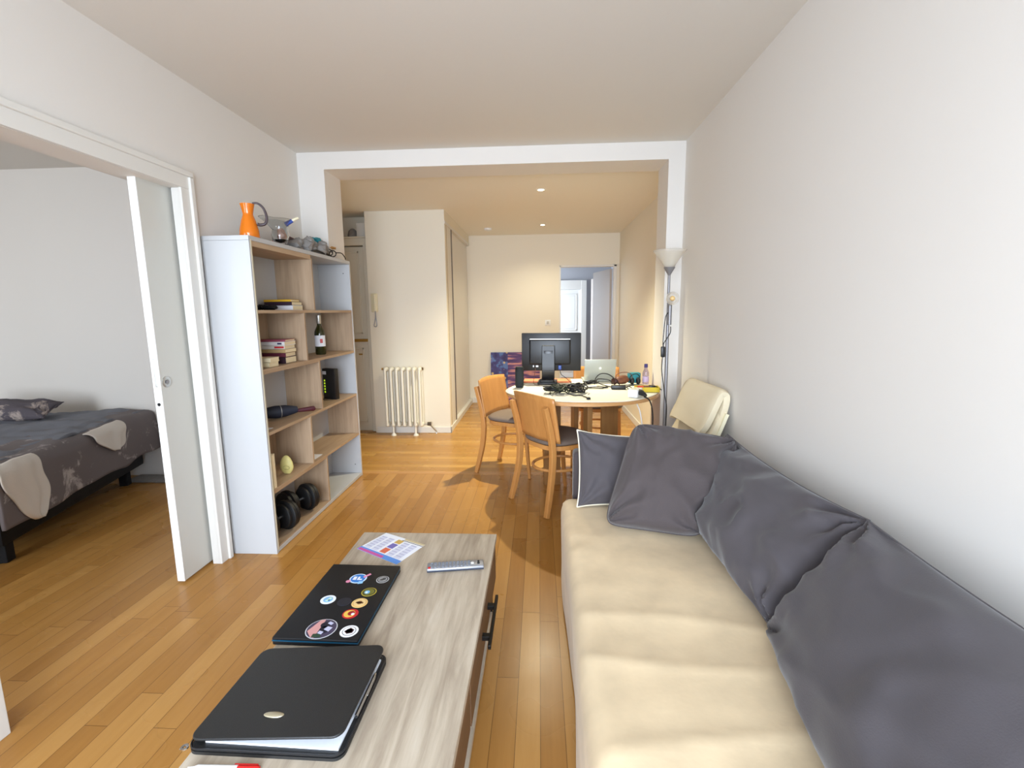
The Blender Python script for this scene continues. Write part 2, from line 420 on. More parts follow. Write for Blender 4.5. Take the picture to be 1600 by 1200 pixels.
struct(b, 'trim_2', M['white_satin'])
# bedroom shell
struct(B().box(XBL, XL - .14, YBED, YBED + .1, 0, CH), 'wall_bedroom_back', M['wall'])
struct(B().box(XBL - .1, XBL, YB, YBED + .1, 0, CH), 'wall_bedroom_left', M['wall'])
# wall behind the camera with two windows
def wall_open(b, x0, x1, y0, y1, H, opens):
    xs = x0
    for (a, c, z0, z1) in opens:
        b.box(xs, a, y0, y1, 0, H)
        if z0 > 0: b.box(a, c, y0, y1, 0, z0)
        b.box(a, c, y0, y1, z1, H); xs = c
    b.box(xs, x1, y0, y1, 0, H)
b = B(); wall_open(b, XBL - .1, XR + .1, YB - .14, YB, CH, [(-4.4, -2.7, .5, 2.25), (-1.35, .75, .06, 2.3)])
struct(b, 'wall_behind_camera', M['wall'])
def window(name, x0, x1, z0, z1):
    b = B(); y0, y1 = YB - .1, YB - .04
    for a, c, d, e in ((x0, x1, z0, z0 + .06), (x0, x1, z1 - .06, z1), (x0, x0 + .06, z0, z1), (x1 - .06, x1, z0, z1), ((x0 + x1) / 2 - .04, (x0 + x1) / 2 + .04, z0, z1)):
        b.box(a, c, y0, y1, d, e, .004)
    return struct(b, name, M['white_satin'])
window('window_1', -1.35, .75, .06, 2.3); window('window_2', -4.4, -2.7, .5, 2.25)
# dining room shell
YC = 5.214; XC = -1.0
struct(B().box(-3.3, -3.2, YS, YC + .1, 0, CH2 + .1), 'wall_entry_left', M['wall_back_room'])
b = B(); b.box(-1.86, XC, YC, YC + .14, 0, CH2); b.box(-1.86, -1.74, YC + .14, YF, 0, CH2); b.box(XC - .1, XC, YC + .14, YF, 2.3, CH2)
struct(b, 'wall_closet', M['wall_back_room'])
# entry wall around door
b = B(); b.box(-3.2, -2.9, YC + .07, YC + .2, 0, CH2); b.box(-2.9, -1.86, YC + .3, YC + .4, 0, CH2); b.box(-2.9, -1.86, YC + .1, YC + .4, 2.14, 2.17)
struct(b, 'wall_entry', M['wall_back_room'])
# far wall with doorway x .30..1.07
b = B(); wall_open(b, -1.2, 1.26, YF, YF + .09, CH2, [(.305, 1.07, 0, 1.965)])
struct(b, 'wall_far', M['wall_back_room'])
b = B(); b.box(1.062, 1.10, YF - .012, YF + .1, 0, 1.985, .003); b.box(.295, 1.10, YF - .012, YF + .1, 1.962, 1.985, .003); b.box(.29, .312, YF - .012, YF + .1, 0, 1.985, .003)
struct(b, 'trim_3', M['white_satin'])
# baseboards
b = B(); b.box(-1.84, XC + .014, YC - .014, YC, 0, .07, .004); b.box(XC, XC + .014, YC - .014, 5.3, 0, .07, .004)
struct(b, 'baseboard_closet', M['white_satin'])
struct(B().box(XC, .29, YF - .014, YF, 0, .08, .004), 'baseboard_far', M['white_satin'])
struct(B().box(XR - .014, XR, YB, YA, 0, .08, .004), 'baseboard_right', M['white_satin'])
struct(B().box(1.126, 1.14, YS, YF - .02, 0, .08, .004), 'baseboard_dining_right', M['white_satin'])

# hall beyond the far doorway
b = B(); b.box(1.42, 1.5, YF + .1, 10.2, 0, 2.3); b.box(-.6, 1.42, 9.7, 9.8, 1.93, 2.3); b.box(.93, 1.42, 9.7, 9.8, 0, 1.93)
b.box(-.6, .2, 9.7, 9.8, 0, 1.93)
struct(b, 'wall_hall_far', M['hall_paint'])
b = B(); b.box(-.62, -.55, YF + .1, 8.8, 0, 2.3); b.box(-.62, -.55, 9.6, 10.2, 0, 2.3); b.box(-.62, -.55, 8.8, 9.6, 0, .4); b.box(-.62, -.55, 8.8, 9.6, 2.1, 2.3)
struct(b, 'wall_hall_left', M['hall_paint'])
b = B(); b.box(-.6, -.56, 8.8, 8.85, .4, 2.1); b.box(-.6, -.56, 9.55, 9.6, .4, 2.1); b.box(-.6, -.56, 8.8, 9.6, .4, .46); b.box(-.6, -.56, 8.8, 9.6, 2.04, 2.1)
struct(b, 'window_3', M['white_satin'])
b = B(); b.box(.2, .94, 9.66, 9.72, 1.76, 1.94, .004); b.box(.835, .94, 9.655, 9.715, 0, 1.935, .004)
struct(b, 'trim_4', M['white_satin'])
def panel_door(name, w, h, mat, panels, th=.035, handle=None, hmat=None):
    """door leaf in local x 0..w, z 0..h, front at y=0"""
    e = empty(name, (0, 0, 0)); e['kind'] = 'structure'
    b = B(); b.box(0, w, 0, th, 0, h, .002)
    b.build('door_leaf', mat, e, smooth=False)
    for (a, c, z0, z1) in panels:
        p = B(); 
        for q in ((a, c, z0, z0 + .02), (a, c, z1 - .02, z1), (a, a + .02, z0, z1), (c - .02, c, z0, z1)): p.box(q[0], q[1], -.010, .001, q[2], q[3], .004)
        p.box(a + .035, c - .035, -.005, .001, z0 + .035, z1 - .035, .004)
        p.build('door_panel', mat, e, smooth=False)
    return e
d = panel_door('door_1', .635, 1.75, M['white_gloss'], [(.08, .555, .95, 1.67), (.08, .555, .12, .85)]); d.location = (.2, 9.70, .005)
d2 = panel_door('door_2', .76, 1.93, M['hall_door'], [(.1, .66, 1.0, 1.82), (.1, .66, .15, .88)]); d2.location = (1.058, 7.13, .008); d2.rotation_euler = (0, 0, math.radians(102))
b = B(); b.tube([(.7, -.0, 1.0), (.7, -.05, 1.0), (.6, -.05, 1.0)], .009); b.build('door_handle', M['brass'], d2)
d3 = panel_door('door_3', .5, 1.93, M['hall_door'], [(.08, .42, 1.0, 1.82), (.08, .42, .15, .88)]); d3.location = (1.15, 8.9, .008); d3.rotation_euler = (0, 0, math.radians(104))

# entry door (faces camera)
d4 = empty('door_4', (-2.82, YC + .10, 0)); d4['kind'] = 'structure'
b = B(); b.box(0, .9, 0, .05, 0, 2.07, .002); b.build('door_leaf', M['entry_door'], d4, smooth=False)
b = B()
for a, c in ((.06, .42), (.48, .84)):
    for z0, z1 in ((1.12, 2.02), (.1, .96)):
        for q in ((a, c, z0, z0 + .02), (a, c, z1 - .02, z1), (a, a + .02, z0, z1), (c - .02, c, z0, z1)): b.box(q[0], q[1], -.012, .001, q[2], q[3], .004)
b.build('door_panel', M['entry_door'], d4, smooth=False)
b = B(); b.box(.50, .90, -.03, .0, 1.03, 1.062, .004); b.box(.55, .585, -.03, 0, 1.02, 1.07, .004); b.build('door_bolt', M['brass'], d4, smooth=False)
b = B(); b.lathe([(0, -.05), (.02, -.05), (.024, -.04), (.012, -.025), (.012, 0)], (.80, 0, .965), 16, rx(-PI / 2).inverted() @ Matrix.Identity(3)); b.build('door_knob', M['white_plastic'], d4)
b = B(); b.box(.775, .825, -.006, .002, .88, .895, .001); b.build('letter_slot', M['brass'], d4, smooth=False)
b = B(); b.box(-2.92, -1.862, YC + .055, YC + .12, 2.08, 2.16, .006); b.box(-1.915, -1.862, YC + .05, YC + .12, 0, 2.1, .006); b.box(-2.9, -2.83, YC + .055, YC + .12, 0, 2.1, .006)
b.box(-2.92, -1.862, YC + .035, YC + .13, 2.155, 2.172, .004)
struct(b, 'trim_5', M['entry_door'])
# things on ledge over entry door
o = B().box(-2.0, -1.87, YC + .12, YC + .24, 2.172, 2.33, .006).build('meter_box', M['white_satin']); tag(o, 'small white box on the ledge above the entry door', 'box')
b = B().lathe([(0, 0), (.05, 0), (.055, .03), (.045, .075), (.02, .1), (0, .105)], (-2.06, YC + .17, 2.172), 20)
tag(b.build('domed_pot', M['toy_grey']), 'small grey domed object on ledge beside the white box over the entry door', 'ornament')

# pocket sliding door
d5 = empty('door_5', (-1.84, 2.157, .012)); d5['kind'] = 'structure'
b = B().box(0, .036, 0, .95, 0, 1.97, .002); b.build('door_leaf', M['door_grey'], d5, smooth=False)
b = B().box(-.001, .037, -.003, .003, 0, 1.97, .001); b.build('lit_leading_edge', M['white_gloss'], d5, smooth=False)  # edge painted whiter than the leaf for the daylight falling on it
b = B(); b.lathe([(0, .001), (.012, .001), (.013, .004), (.024, .005), (.027, .003), (.027, 0)], (.036, .035, 1.02), 24, ry(PI / 2)); b.build('round_lock', M['silver'], d5)
b = B(); b.lathe([(0, 0), (.009, 0), (.009, .003), (0, .003)], (.040, .035, 1.02), 16, ry(PI / 2)); b.build('lock_slot', M['lamp_grey'], d5)
b = B().box(.012, .024, -.005, -.002, 1.0, 1.135, .002); b.build('edge_pull', M['silver'], d5, smooth=False)
b = B(); b.lathe([(0, 0), (.008, 0), (.008, .003), (0, .003)], (.018, -.002, .915), 14, rx(PI / 2)); b.build('lock_hole', M['black_matte'], d5)

# closet sliding doors on x = XC
d6 = empty('door_6', (XC, 5.3, 0)); d6['kind'] = 'structure'
b = B().box(-.03, -.005, .0, .32, .06, 2.28); b.build('sliding_panel', M['white_satin'], d6, smooth=False)
b = B().box(-.06, -.035, .32, YF - 5.31, .06, 2.28); b.build('sliding_panel', M['white_satin'], d6, smooth=False)
b = B(); b.box(-.035, .0, .30, .345, .06, 2.28); b.build('panel_stile', simple('brown_stile', (70, 58, 54), .4), d6, smooth=False)
b = B(); b.box(-.03, .002, -.004, .012, .06, 2.28); b.build('edge_stile', simple('tan_stile', (150, 132, 116), .5), d6, smooth=False)
b = B(); b.box(-.08, .006, -.08, YF - 5.31, 2.28, 2.31, .002); b.box(-.08, .006, .01, YF - 5.31, 0, .06, .002); b.build('rail', M['white_satin'], d6, smooth=False)

# ------------------------------------------------------------------ bookcase
S0, S1, D0, D1 = 2.46, 3.795, -1.745, -1.49
e = thing('bookcase', (-1.62, 3.12, 0), 'tall white and light oak zigzag bookcase standing against the left wall', 'bookcase')
t_ = .02; zs = [1.373, 1.052, .702, .372]; rows = [(1.373, 1.728), (1.052, 1.373), (.702, 1.052), (.372, .702), (.028, .372)]
divs = [3.155, 3.005, 3.168, 2.985, 3.175]
b = B(); b.box(D0, D1, S0, S0 + t_, 0, 1.7295, .0015); b.build('side_panel', M['shelf_white'], e, False, True)
b = B(); b.box(D0, D1, S1 - t_, S1, 0, 1.7295, .0015); b.build('side_panel', M['shelf_white'], e, False, True)
b = B(); b.box(D0, D1, S0, S1, 1.73, 1.754, .0015); b.build('top_panel', M['shelf_white'], e, False, True)
b = B(); b.box(D0, D1, S0 + t_, S1 - t_, .004, .028, .0015); b.build('bottom_panel', M['shelf_white'], e, False, True)
b = B(); b.box(D0, D0 + .004, S0 + .01, S1 - .01, .02, 1.74); b.build('back_panel', M['shelf_white'], e, False, True)
for z in zs:
    b = B(); b.box(D0 + .004, D1 - .002, S0 + t_, S1 - t_, z - .018, z, .001); b.build('shelf', M['oak_h'], e, False, True)
for (z0, z1), y in zip(rows, divs):
    b = B(); b.box(D0 + .004, D1 - .002, y - .018, y, z0, z1 - .018, .001); b.build('divider', M['oak_v'], e, False, True)
for i in (0, 2, 4):
    b = B(); b.box(D0 + .004, D1 - .003, S0 + t_, divs[i] - .018, rows[i][1] - .026, 1.7295 if i == 0 else rows[i][1] - .0182); b.build('cell_lining', M['oak_h'], e, False, True)
b = B(); b.box(D0 + .004, D1 - .003, S0 + t_, divs[4], .0282, .036); b.build('cell_lining', M['oak_h'], e, False, True)
for i in (1, 3):
    b = B(); b.box(D0 + .004, D1 - .003, S1 - t_ - .012, S1 - t_, rows[i][0], rows[i][1] - .0182); b.build('oak_lining', M['oak_v'], e, False, True)
    b = B(); b.box(D0 + .004, D0 + .010, S0 + t_, divs[i] - .018, rows[i][0], rows[i][1] - .0182); b.build('oak_lining', M['oak_v'], e, False, True)
b = B(); b.box(D1 - .001, D1 + .0015, S0 + .012, S0 + t_ + .002, 0.02, 1.735); b.build('edge_band', M['shelf_edge'], e, False, True)
for zz in (1.66, .1): b = B(); b.lathe([(0, 0), (.004, 0), (.004, .002), (0, .002)], (D1 - .05, S1 - t_ - .002, zz), 10, rx(PI / 2)); b.build('screw_cap', M['black_matte'], e, world=True)

def book(x0, x1, y0, y1, z0, h, mat, label, group, rot=0., pm=None, label_box=None, cat='book', spine_soft=False):
    cx, cy = (x0 + x1) / 2, (y0 + y1) / 2
    e = thing('book', (cx, cy, z0), label, cat, group, rot)
    w, d = (x1 - x0) / 2, (y1 - y0) / 2
    b = B(); b.box(-w, w, -d, d, 0, .0022); b.box(-w, w, -d, d, h - .0022, h); b.box(-w, w, -d, -d + .003, 0, h, .0008)
    b.build('cover', mat, e, False)
    b = B(); b.box(-w + .002, w - .001, -d + .003, d - .003, .0022, h - .0022); b.build('page_block', pm or M['page'], e, False)
    if label_box:
        b = B(); b.box(label_box[0] * w, label_box[1] * w, -d - .0008, -d + .001, h * .25, h * .75); b.build('spine_label', label_box[2], e, False)
    return e
# row 1 books
g1 = 'books on the upper left shelf'
def spine(c, r=.5): return simple('cover_%d_%d_%d' % c, c, r)
book(-1.70, -1.53, 2.93, 3.06, 1.373, .030, spine((220, 218, 222)), 'white-spined paperback at the bottom of the stack on the top shelf', g1)
book(-1.71, -1.535, 2.93, 3.06, 1.4035, .022, M['dark_purple'], 'dark purple book in the middle of the stack on the top shelf', g1)
book(-1.715, -1.545, 2.93, 3.05, 1.426, .013, M['yellow_book'], 'thin yellow book on top of the stack on the top shelf', g1, .04)
b = B()
for i in range(5): b.blob((-1.66 + .02 * i, 2.76 + .02 * (i % 3), 1.388 + .004 * (i % 2)), .03, .035, .014, i, .4)
tag(b.build('glove', M['black_matte']), 'crumpled black glove beside the yellow book on the top shelf', 'glove')
# row 2 stack
g2 = 'books stacked on the second shelf'
z = 1.052
spec = [(.038, (44, 20, 32), 'thick near-black hardback at the bottom of the second shelf stack', None, 0),
        (.026, (92, 28, 46), 'maroon book second from the bottom of the second shelf stack', None, .04),
        (.022, (178, 150, 104), 'tan-covered paperback in the middle of the second shelf stack', None, -.03),
        (.022, (214, 206, 196), 'off-white book with a red spine patch in the second shelf stack', (.3, .95, spine((190, 40, 44))), .02),
        (.022, (226, 222, 220), 'white book with a dark spine mark near the stack top on second shelf', (.5, .8, spine((60, 56, 90))), -.02),
        (.012, (150, 70, 90), 'thin dusty pink book topmost of the second shelf stack', None, .05)]
for h, c, lab, lb, r in spec:
    dx = random.uniform(-.006, .006)
    book(-1.71 + dx, -1.53 + dx, 2.80, 2.93, z + .0005, h, spine(c), lab, g2, r, None, lb); z += h + .0005
book(-1.66, -1.52, 2.60, 2.70, 1.0525, .028, spine((216, 200, 160)), 'lower of two small cream books left of the dark hardback', g2)
book(-1.66, -1.515, 2.60, 2.70, 1.081, .024, spine((226, 212, 176)), 'upper of two small cream books left of the dark hardback', g2, .03)
# wine bottle
e = thing('wine_bottle', (-1.61, 3.44, 1.052), 'dark glass wine bottle with white label on the second shelf', 'bottle')
b = B().lathe([(0, 0), (.033, 0), (.037, .006), (.037, .15), (.034, .17), (.018, .205), (.0145, .215), (.0145, .285), (0, .285)], n=28); b.build('bottle_body', M['bottle_glass'], e)
b = B().lathe([(.0155, .225), (.0165, .228), (.0165, .286), (.012, .289), (0, .289)], n=20); b.build('foil_cap', M['silver'], e)
b = B().surf(lambda u, v: Vector((.0376 * math.cos(-2.4 + u * 2.6), .0376 * math.sin(-2.4 + u * 2.6), .06 + .08 * v)), 20, 3); b.build('paper_label', M['paper'], e)
b = B().surf(lambda u, v: Vector((.038 * math.cos(-1.15 + u * .5), .038 * math.sin(-1.15 + u * .5), .085 + .03 * v)), 8, 3); b.build('label_emblem', spine((200, 90, 90)), e)
# router
e = thing('internet_router', (-1.60, 3.53, .702), 'upright black internet router with green lights on the middle shelf', 'router', rz=-.35)
b = B().box(-.05, .07, -.022, .022, 0, .235, .006); b.build('case', M['black_plastic'], e)
b = B().box(-.045, -.01, -.024, -.021, .19, .215, .001); b.build('white_badge', M['paper'], e, False)
b = B()
for i in range(5): b.box(-.033, -.024, -.0245, -.021, .05 + i * .022, .062 + i * .022)
b.build('status_light', M['led'], e, False)
b = B().tube(cat_rom([(-1.63, 3.50, .712), (-1.62, 3.42, .708), (-1.60, 3.33, .707), (-1.55, 3.26, .706), (-1.52, 3.2, .706)]), .003, 6)
tag(b.build('router_cable', M['black_rubber']), 'thin black cable trailing from the router along the middle shelf', 'cable')
# umbrella
e = thing('folded_umbrella', (-1.6, 2.87, .706), 'dark navy folded umbrella lying on the middle shelf', 'umbrella', rz=.75)
b = B(); prof = [(0, -.13), (.02, -.13), (.036, -.115), (.04, -.06), (.034, .0), (.028, .05), (.02, .07), (0, .07)]
R_ = ry(PI / 2)
b.lathe([(r * (1 + .1 * math.sin(i * 2.1)), z) for i, (r, z) in enumerate(prof)], (0, 0, .04), 20, R_); b.build('folded_canopy', M['navy'], e)
b = B().lathe([(.011, .07), (.013, .10), (.015, .14), (.017, .17), (.012, .18), (0, .18)], (0, 0, .032), 14, R_); b.build('handle', M['maroon'], e)
b = B().tube([(-.03, .037 * math.cos(a), .04 + .037 * math.sin(a)) for a in [2 * PI * k / 20 for k in range(20)]], .003, 6, True); b.build('strap', M['silver'], e)
b = B().box(-1.66, -1.53, 2.50, 2.60, .7025, .704, 0, None)
tag(b.build('paper_slip', M['paper'], smooth=False), 'small white paper slip at left end of the middle shelf', 'paper')
# row 4
e = thing('egg_ornament', (-1.56, 2.76, .372), 'pale yellow egg-shaped ornament standing on the fourth shelf', 'ornament')
b = B().lathe([(0, 0), (.02, .003), (.036, .022), (.043, .045), (.038, .075), (.026, .1), (.012, .114), (0, .118)], n=28)
for v in b.bm.verts: v.co.y *= .5
b.build('egg_body', M['wax_yellow'], e)
b = B().tube([(.02 * math.cos(a) + .008, -.0215, .045 + .012 * math.sin(a)) for a in [2 * PI * k / 16 for k in range(16)]], .0012, 5, True); b.build('etched_mark', spine((150, 146, 80)), e)
e = thing('book', (-1.565, 2.512, .372), 'cream book standing upright at the left end of the fourth shelf', 'book', 'upright book')
b = B(); b.box(-.07, .07, -.015, -.012, 0, .2); b.box(-.07, .07, .012, .015, 0, .2); b.build('cover', spine((212, 198, 160)), e, False)
b = B(); b.box(-.068, .07, -.012, .012, .002, .198); b.build('page_block', M['page'], e, False)
del e['group']
b = B().box(-1.66, -1.52, 3.04, 3.16, .3725, .374); tag(b.build('paper_sheet', M['paper'], smooth=False), 'white folded sheet beside the divider on the fourth shelf', 'paper')
# dumbbells on bottom shelf
def dumbbell(loc, rot, lab):
    e = thing('dumbbell', loc, lab, 'dumbbell', 'dumbbells on the bottom shelf', rot)
    b = B().tube([(0, -.13, .093), (0, .13, .093)], .013, 12); b.build('bar', M['chrome'], e)
    for s in (-1, 1):
        b = B(); 
        for k, r in enumerate((.074, .092, .084)):
            b.lathe([(0, 0), (r - .008, 0), (r, .006), (r, .022), (r - .008, .028), (0, .028)], (0, s * (.045 + k * .026) - .012, .093), 28, rx(-PI / 2))
        b.build('weight_plate', M['black_rubber'], e)
        b = B().lathe([(0, 0), (.02, 0), (.022, .012), (0, .014)], (0, s * .113 - (.0 if s > 0 else .012), .093), 14, rx(-PI / 2)); b.build('star_nut', M['chrome'], e)
    return e
dumbbell((-1.585, 2.635, .0361), -.35, 'black plate dumbbell at the left end of the bottom shelf')
dumbbell((-1.60, 2.925, .0361), -.45, 'black plate dumbbell nearer the divider on the bottom shelf')

# things on top of bookcase
TZ = 1.754
e = thing('pitcher', (-1.565, 2.60, TZ), 'orange glass pitcher with dark handle on top of the bookcase', 'pitcher')
pr = [(0, .004), (.046, .0), (.050, .01), (.047, .05), (.036, .1), (.026, .13), (.0255, .14), (.03, .165), (.036, .192), (.034, .192), (.028, .165), (.0235, .14), (.024, .13), (.034, .1), (.044, .05), (.046, .012), (0, .01)]
pr = [(r, z * .95) for r, z in pr]; b = B().lathe(pr, n=32); b.build('pitcher_body', M['orange'], e)
b = B().tube(cat_rom([(.028, .0, .185), (.05, .012, .188), (.075, .022, .165), (.088, .026, .12), (.082, .022, .085), (.06, .012, .075), (.046, .002, .078)]), [.005 + .004 * (i / 36) for i in range(37)], 10); b.build('handle', simple('dark_handle', (70, 58, 62), .3), e)
e = thing('glass_jug', (-1.55, 2.89, TZ), 'clear glass jug with shells inside on top of the bookcase', 'jug')
b = B().lathe([(0, .0), (.036, 0), (.03, .012), (.046, .035), (.05, .065), (.044, .095), (.052, .125), (.07, .155), (.066, .155), (.047, .125), (.039, .095), (.045, .065), (.041, .037), (0, .022)], (0, 0, 0), n=30)
for v in b.bm.verts:
    if v.co.z > .1 and v.co.x < 0: v.co.x -= (v.co.z - .1) * .9; v.co.z += (v.co.z - .1) * .25
b.build('jug_body', M['glass'], e)
b = B(); b.blob((.01, 0, .06), .026, .026, .026, 3, .3); b.blob((.0, .01, .085), .02, .02, .022, 5, .3); b.build('shell', simple('shell_pink', (206, 160, 138), .5, var=.15, vscale=50), e)
b = B().tube([(.035, 0, .125), (.07, .02, .15)], [.014, .011], 10); b.build('blue_stopper', M['blue'], e)
b = B().tube([(.068, .018, .149), (.105, .03, .168)], [.010, .007], 10); b.build('pale_tip', M['cream_plastic'], e)
# heap of toys
gt = 'grey figures lying on the bookcase top'
k = 0
for (y, x, s) in ((3.10, -1.58, .9), (3.19, -1.55, 1.15), (3.28, -1.57, 1.0), (3.37, -1.54, 1.1), (3.46, -1.57, .95)):
    labs = ['grey lump at the left end of toy heap on the bookcase', 'largest grey lump of the toy heap on bookcase top', 'middle grey lump of the toy heap on the bookcase', 'rounded grey lump left of the teal toy on the bookcase', 'grey lump under the teal toy on the bookcase top']
    b = B(); b.blob((x, y, TZ + .034 * s), .056, .052, .040 * s, k + 2, .35, 2.); b.blob((x + .02, y + .02, TZ + .062 * s), .034, .03, .03 * s, k + 12, .3)
    tag(b.build('toy_figure', M['toy_grey']), labs[k], 'toy', gt); k += 1
book(-1.70, -1.60, 3.05, 3.17, TZ, .088, simple('dark_red_card', (130, 30, 34), .5), 'dark red box behind the grey toys on the bookcase', None, .2, M['maroon'], cat='box')
b = B()
for i in range(6): b.blob((-1.60 + .020 * math.cos(i), 3.46 + .026 * math.sin(i * 1.3), TZ + .108 + .012 * (i % 2)), .020, .022, .017, i, .4)
b.tube([(-1.60, 3.46, TZ + .05), (-1.60, 3.46, TZ + .11)], .014, 8)
tag(b.build('teal_toy', M['teal']), 'teal spiky toy on top of the grey heap on bookcase', 'toy')
b = B(); b.blob((-1.60, 3.64, TZ + .085), .06, .075, .016, 4, .4); b.blob((-1.60, 3.62, TZ + .045), .045, .045, .046, 5, .3)
tag(b.build('tan_hat', simple('tan_fabric', (190, 148, 92), .8)), 'tan fabric hat at the far end of bookcase top', 'hat')
b = B()
for s in (-1, 1): b.tube([(-1.52 + .025 * math.cos(a), 3.52 + s * .03 + .004, TZ + .032 + .022 * math.sin(a)) for a in [2 * PI * q / 16 for q in range(16)]], .004, 6, True)
b.tube([(-1.52, 3.49, TZ + .04), (-1.52, 3.55, TZ + .04)], .003, 6)
b.tube(cat_rom([(-1.50, 3.57, TZ + .04), (-1.49, 3.64, TZ + .045), (-1.485, 3.69, TZ + .02), (-1.485, 3.70, TZ + .006)]), .004, 6)
tag(b.build('sunglasses', M['black_plastic']), 'black sunglasses at the front edge of the bookcase top', 'sunglasses')
b = B().tube(cat_rom([(-1.50, 3.18, TZ + .006), (-1.505, 3.27, TZ + .02), (-1.50, 3.36, TZ + .01), (-1.51, 3.42, TZ + .016), (-1.5, 3.47, TZ + .008)]), .006, 8)
tag(b.build('black_strap', M['black_rubber']), 'black strap lying in front of the grey toys on bookcase', 'strap')

# ------------------------------------------------------------------ intercom, radiator, switch, detector, spots
e = thing('intercom_handset', (-1.795, YC, 1.34), 'cream intercom handset on the white wall left of the radiator', 'intercom')
b = B().box(-.035, .035, -.03, 0, .02, .22, .008); b.build('base', M['cream_plastic'], e)
b = B().box(.0, .028, -.055, -.028, .03, .21, .008); b.build('handset', M['cream_plastic'], e)
b = B().tube(cat_rom([(.01, -.03, .02), (.008, -.03, -.04), (-.005, -.03, -.10), (-.012, -.028, -.13), (.008, -.028, -.14), (.02, -.03, -.12), (.014, -.03, -.05), (.014, -.04, .03)]), .005, 8); b.build('coiled_cord', M['lamp_grey'], e)
e = thing('cast_iron_radiator', (-1.49, 5.12, 0), 'white column radiator on feet before the closet wall', 'radiator')
for i in range(7):
    x = -.19 + i * .063
    b = B()
    for yy in (-.045, .045): b.tube([(x, yy, .12), (x, yy, .735)], .015, 10)
    b.blob((x, 0, .735), .026, .065, .028, 0, 0, sub=2); b.blob((x, 0, .12), .026, .065, .028, 0, 0, sub=2)
    b.build('radiator_column', M['radiator'], e)
for x in (-.127, .127 - .004):
    b = B(); b.lathe([(0, 0), (.03, 0), (.026, .012), (.012, .03), (.012, .1), (0, .1)], (x, -.03, 0), 14); b.build('foot', M['radiator'], e)
b = B(); b.tube([(.18, 0, .74), (.225, 0, .74)], .015, 10); b.build('bleed_cap', simple('dark_brass', (110, 86, 56), .4, .6), e)
b = B(); b.tube([(-.19, 0, .74), (-.235, 0, .74)], .012, 10); b.build('bleed_cap', M['brass'], e)
b = B(); b.tube(cat_rom([(.19, 0, .12), (.25, -.0, .12), (.28, .02, .10), (.33, .05, .03), (.335, .05, .0)]), .008, 8); b.build('supply_pipe', M['silver'], e)
b = B().lathe([(0, -.01), (.02, -.01), (.02, .03), (0, .03)], (.26, 0, .125), 12, ry(PI / 2)); b.build('valve', simple('dark_valve', (90, 80, 70), .4, .5), e)
e = thing('light_switch', (.127, YF, 1.14), 'white square light switch left of the far doorway', 'switch')
B().box(-.04, .04, -.008, 0, 0, .08, .003).build('plate', M['white_plastic'], e); B().box(-.016, .016, -.013, -.006, .02, .06, .002).build('rocker', simple('rocker_grey', (190, 186, 176), .4), e)
e = thing('smoke_detector', (-.66, 6.42, CH2), 'small round white smoke detector on the dining ceiling', 'smoke detector')
B().lathe([(0, -.03), (.035, -.03), (.05, -.02), (.052, 0), (0, 0)], n=24).build('detector_body', M['white_plastic'], e)
for i, (x, y, lab) in enumerate(((.02, 4.48, 'lit recessed ceiling spotlight nearest the arch'), (.05, 6.24, 'lit recessed ceiling spotlight nearest the far wall'))):
    e = thing('ceiling_spotlight', (x, y, CH2), lab, 'spotlight', 'recessed ceiling spots')
    B().lathe([(.028, -.002), (.03, -.006), (.042, -.005), (.044, 0), (.028, 0)], n=28).build('trim_ring', M['white_satin'], e)
    B().lathe([(0, -.003), (.028, -.003), (.028, -.0005), (0, -.0005)], n=24).build('bulb', M['spot_glow'], e)

# ------------------------------------------------------------------ coffee table + things on it
TX0, TX1, TY0, TY1, TH = -.752, -.182, .74, 1.893, .42
e = thing('coffee_table', ((TX0 + TX1) / 2, (TY0 + TY1) / 2, 0), 'low coffee table with weathered grey oak top and black metal handle', 'table')
b = B().box(TX0, TX1, TY0, TY1, TH - .022, TH, .0015); b.build('table_top', M['table_top'], e, False, True)
b = B(); b.box(TX0 + .03, TX1 - .012, TY0 + .03, TY1 - .03, .24, TH - .022, .001); b.build('drawer_case', M['table_side'], e, False, True)
b = B(); b.box(TX1 - .012, TX1 - .002, 1.12, TY1 - .045, .25, .385, .001)
dr = b.build('drawer', M['table_side'], e, False, True)
b = B(); b.box(TX1 + .02, TX1 + .03, 1.33, 1.60, .315, .33, .002); b.box(TX1 - .004, TX1 + .025, 1.37, 1.39, .315, .33, .001); b.box(TX1 - .004, TX1 + .025, 1.53, 1.55, .315, .33, .001)
b.build('handle', M['black_metal'], dr, False, True)
b = B(); b.box(TX1 - .012, TX1 - .004, TY0 + .04, 1.11, .25, .385, .001); b.build('drawer', M['table_side'], e, False, True)
b = B(); b.box(TX0 + .02, TX1 - .02, TY0 + .02, TY1 - .02, .07, .09, .001); b.build('lower_shelf', M['table_top'], e, False, True)
for x in (TX0 + .02, TX1 - .042):
    for y in (TY0 + .02, TY1 - .042):
        b = B(); b.box(x, x + .022, y, y + .022, 0, .4, .001); b.build('leg', M['black_metal'], e, False, True)

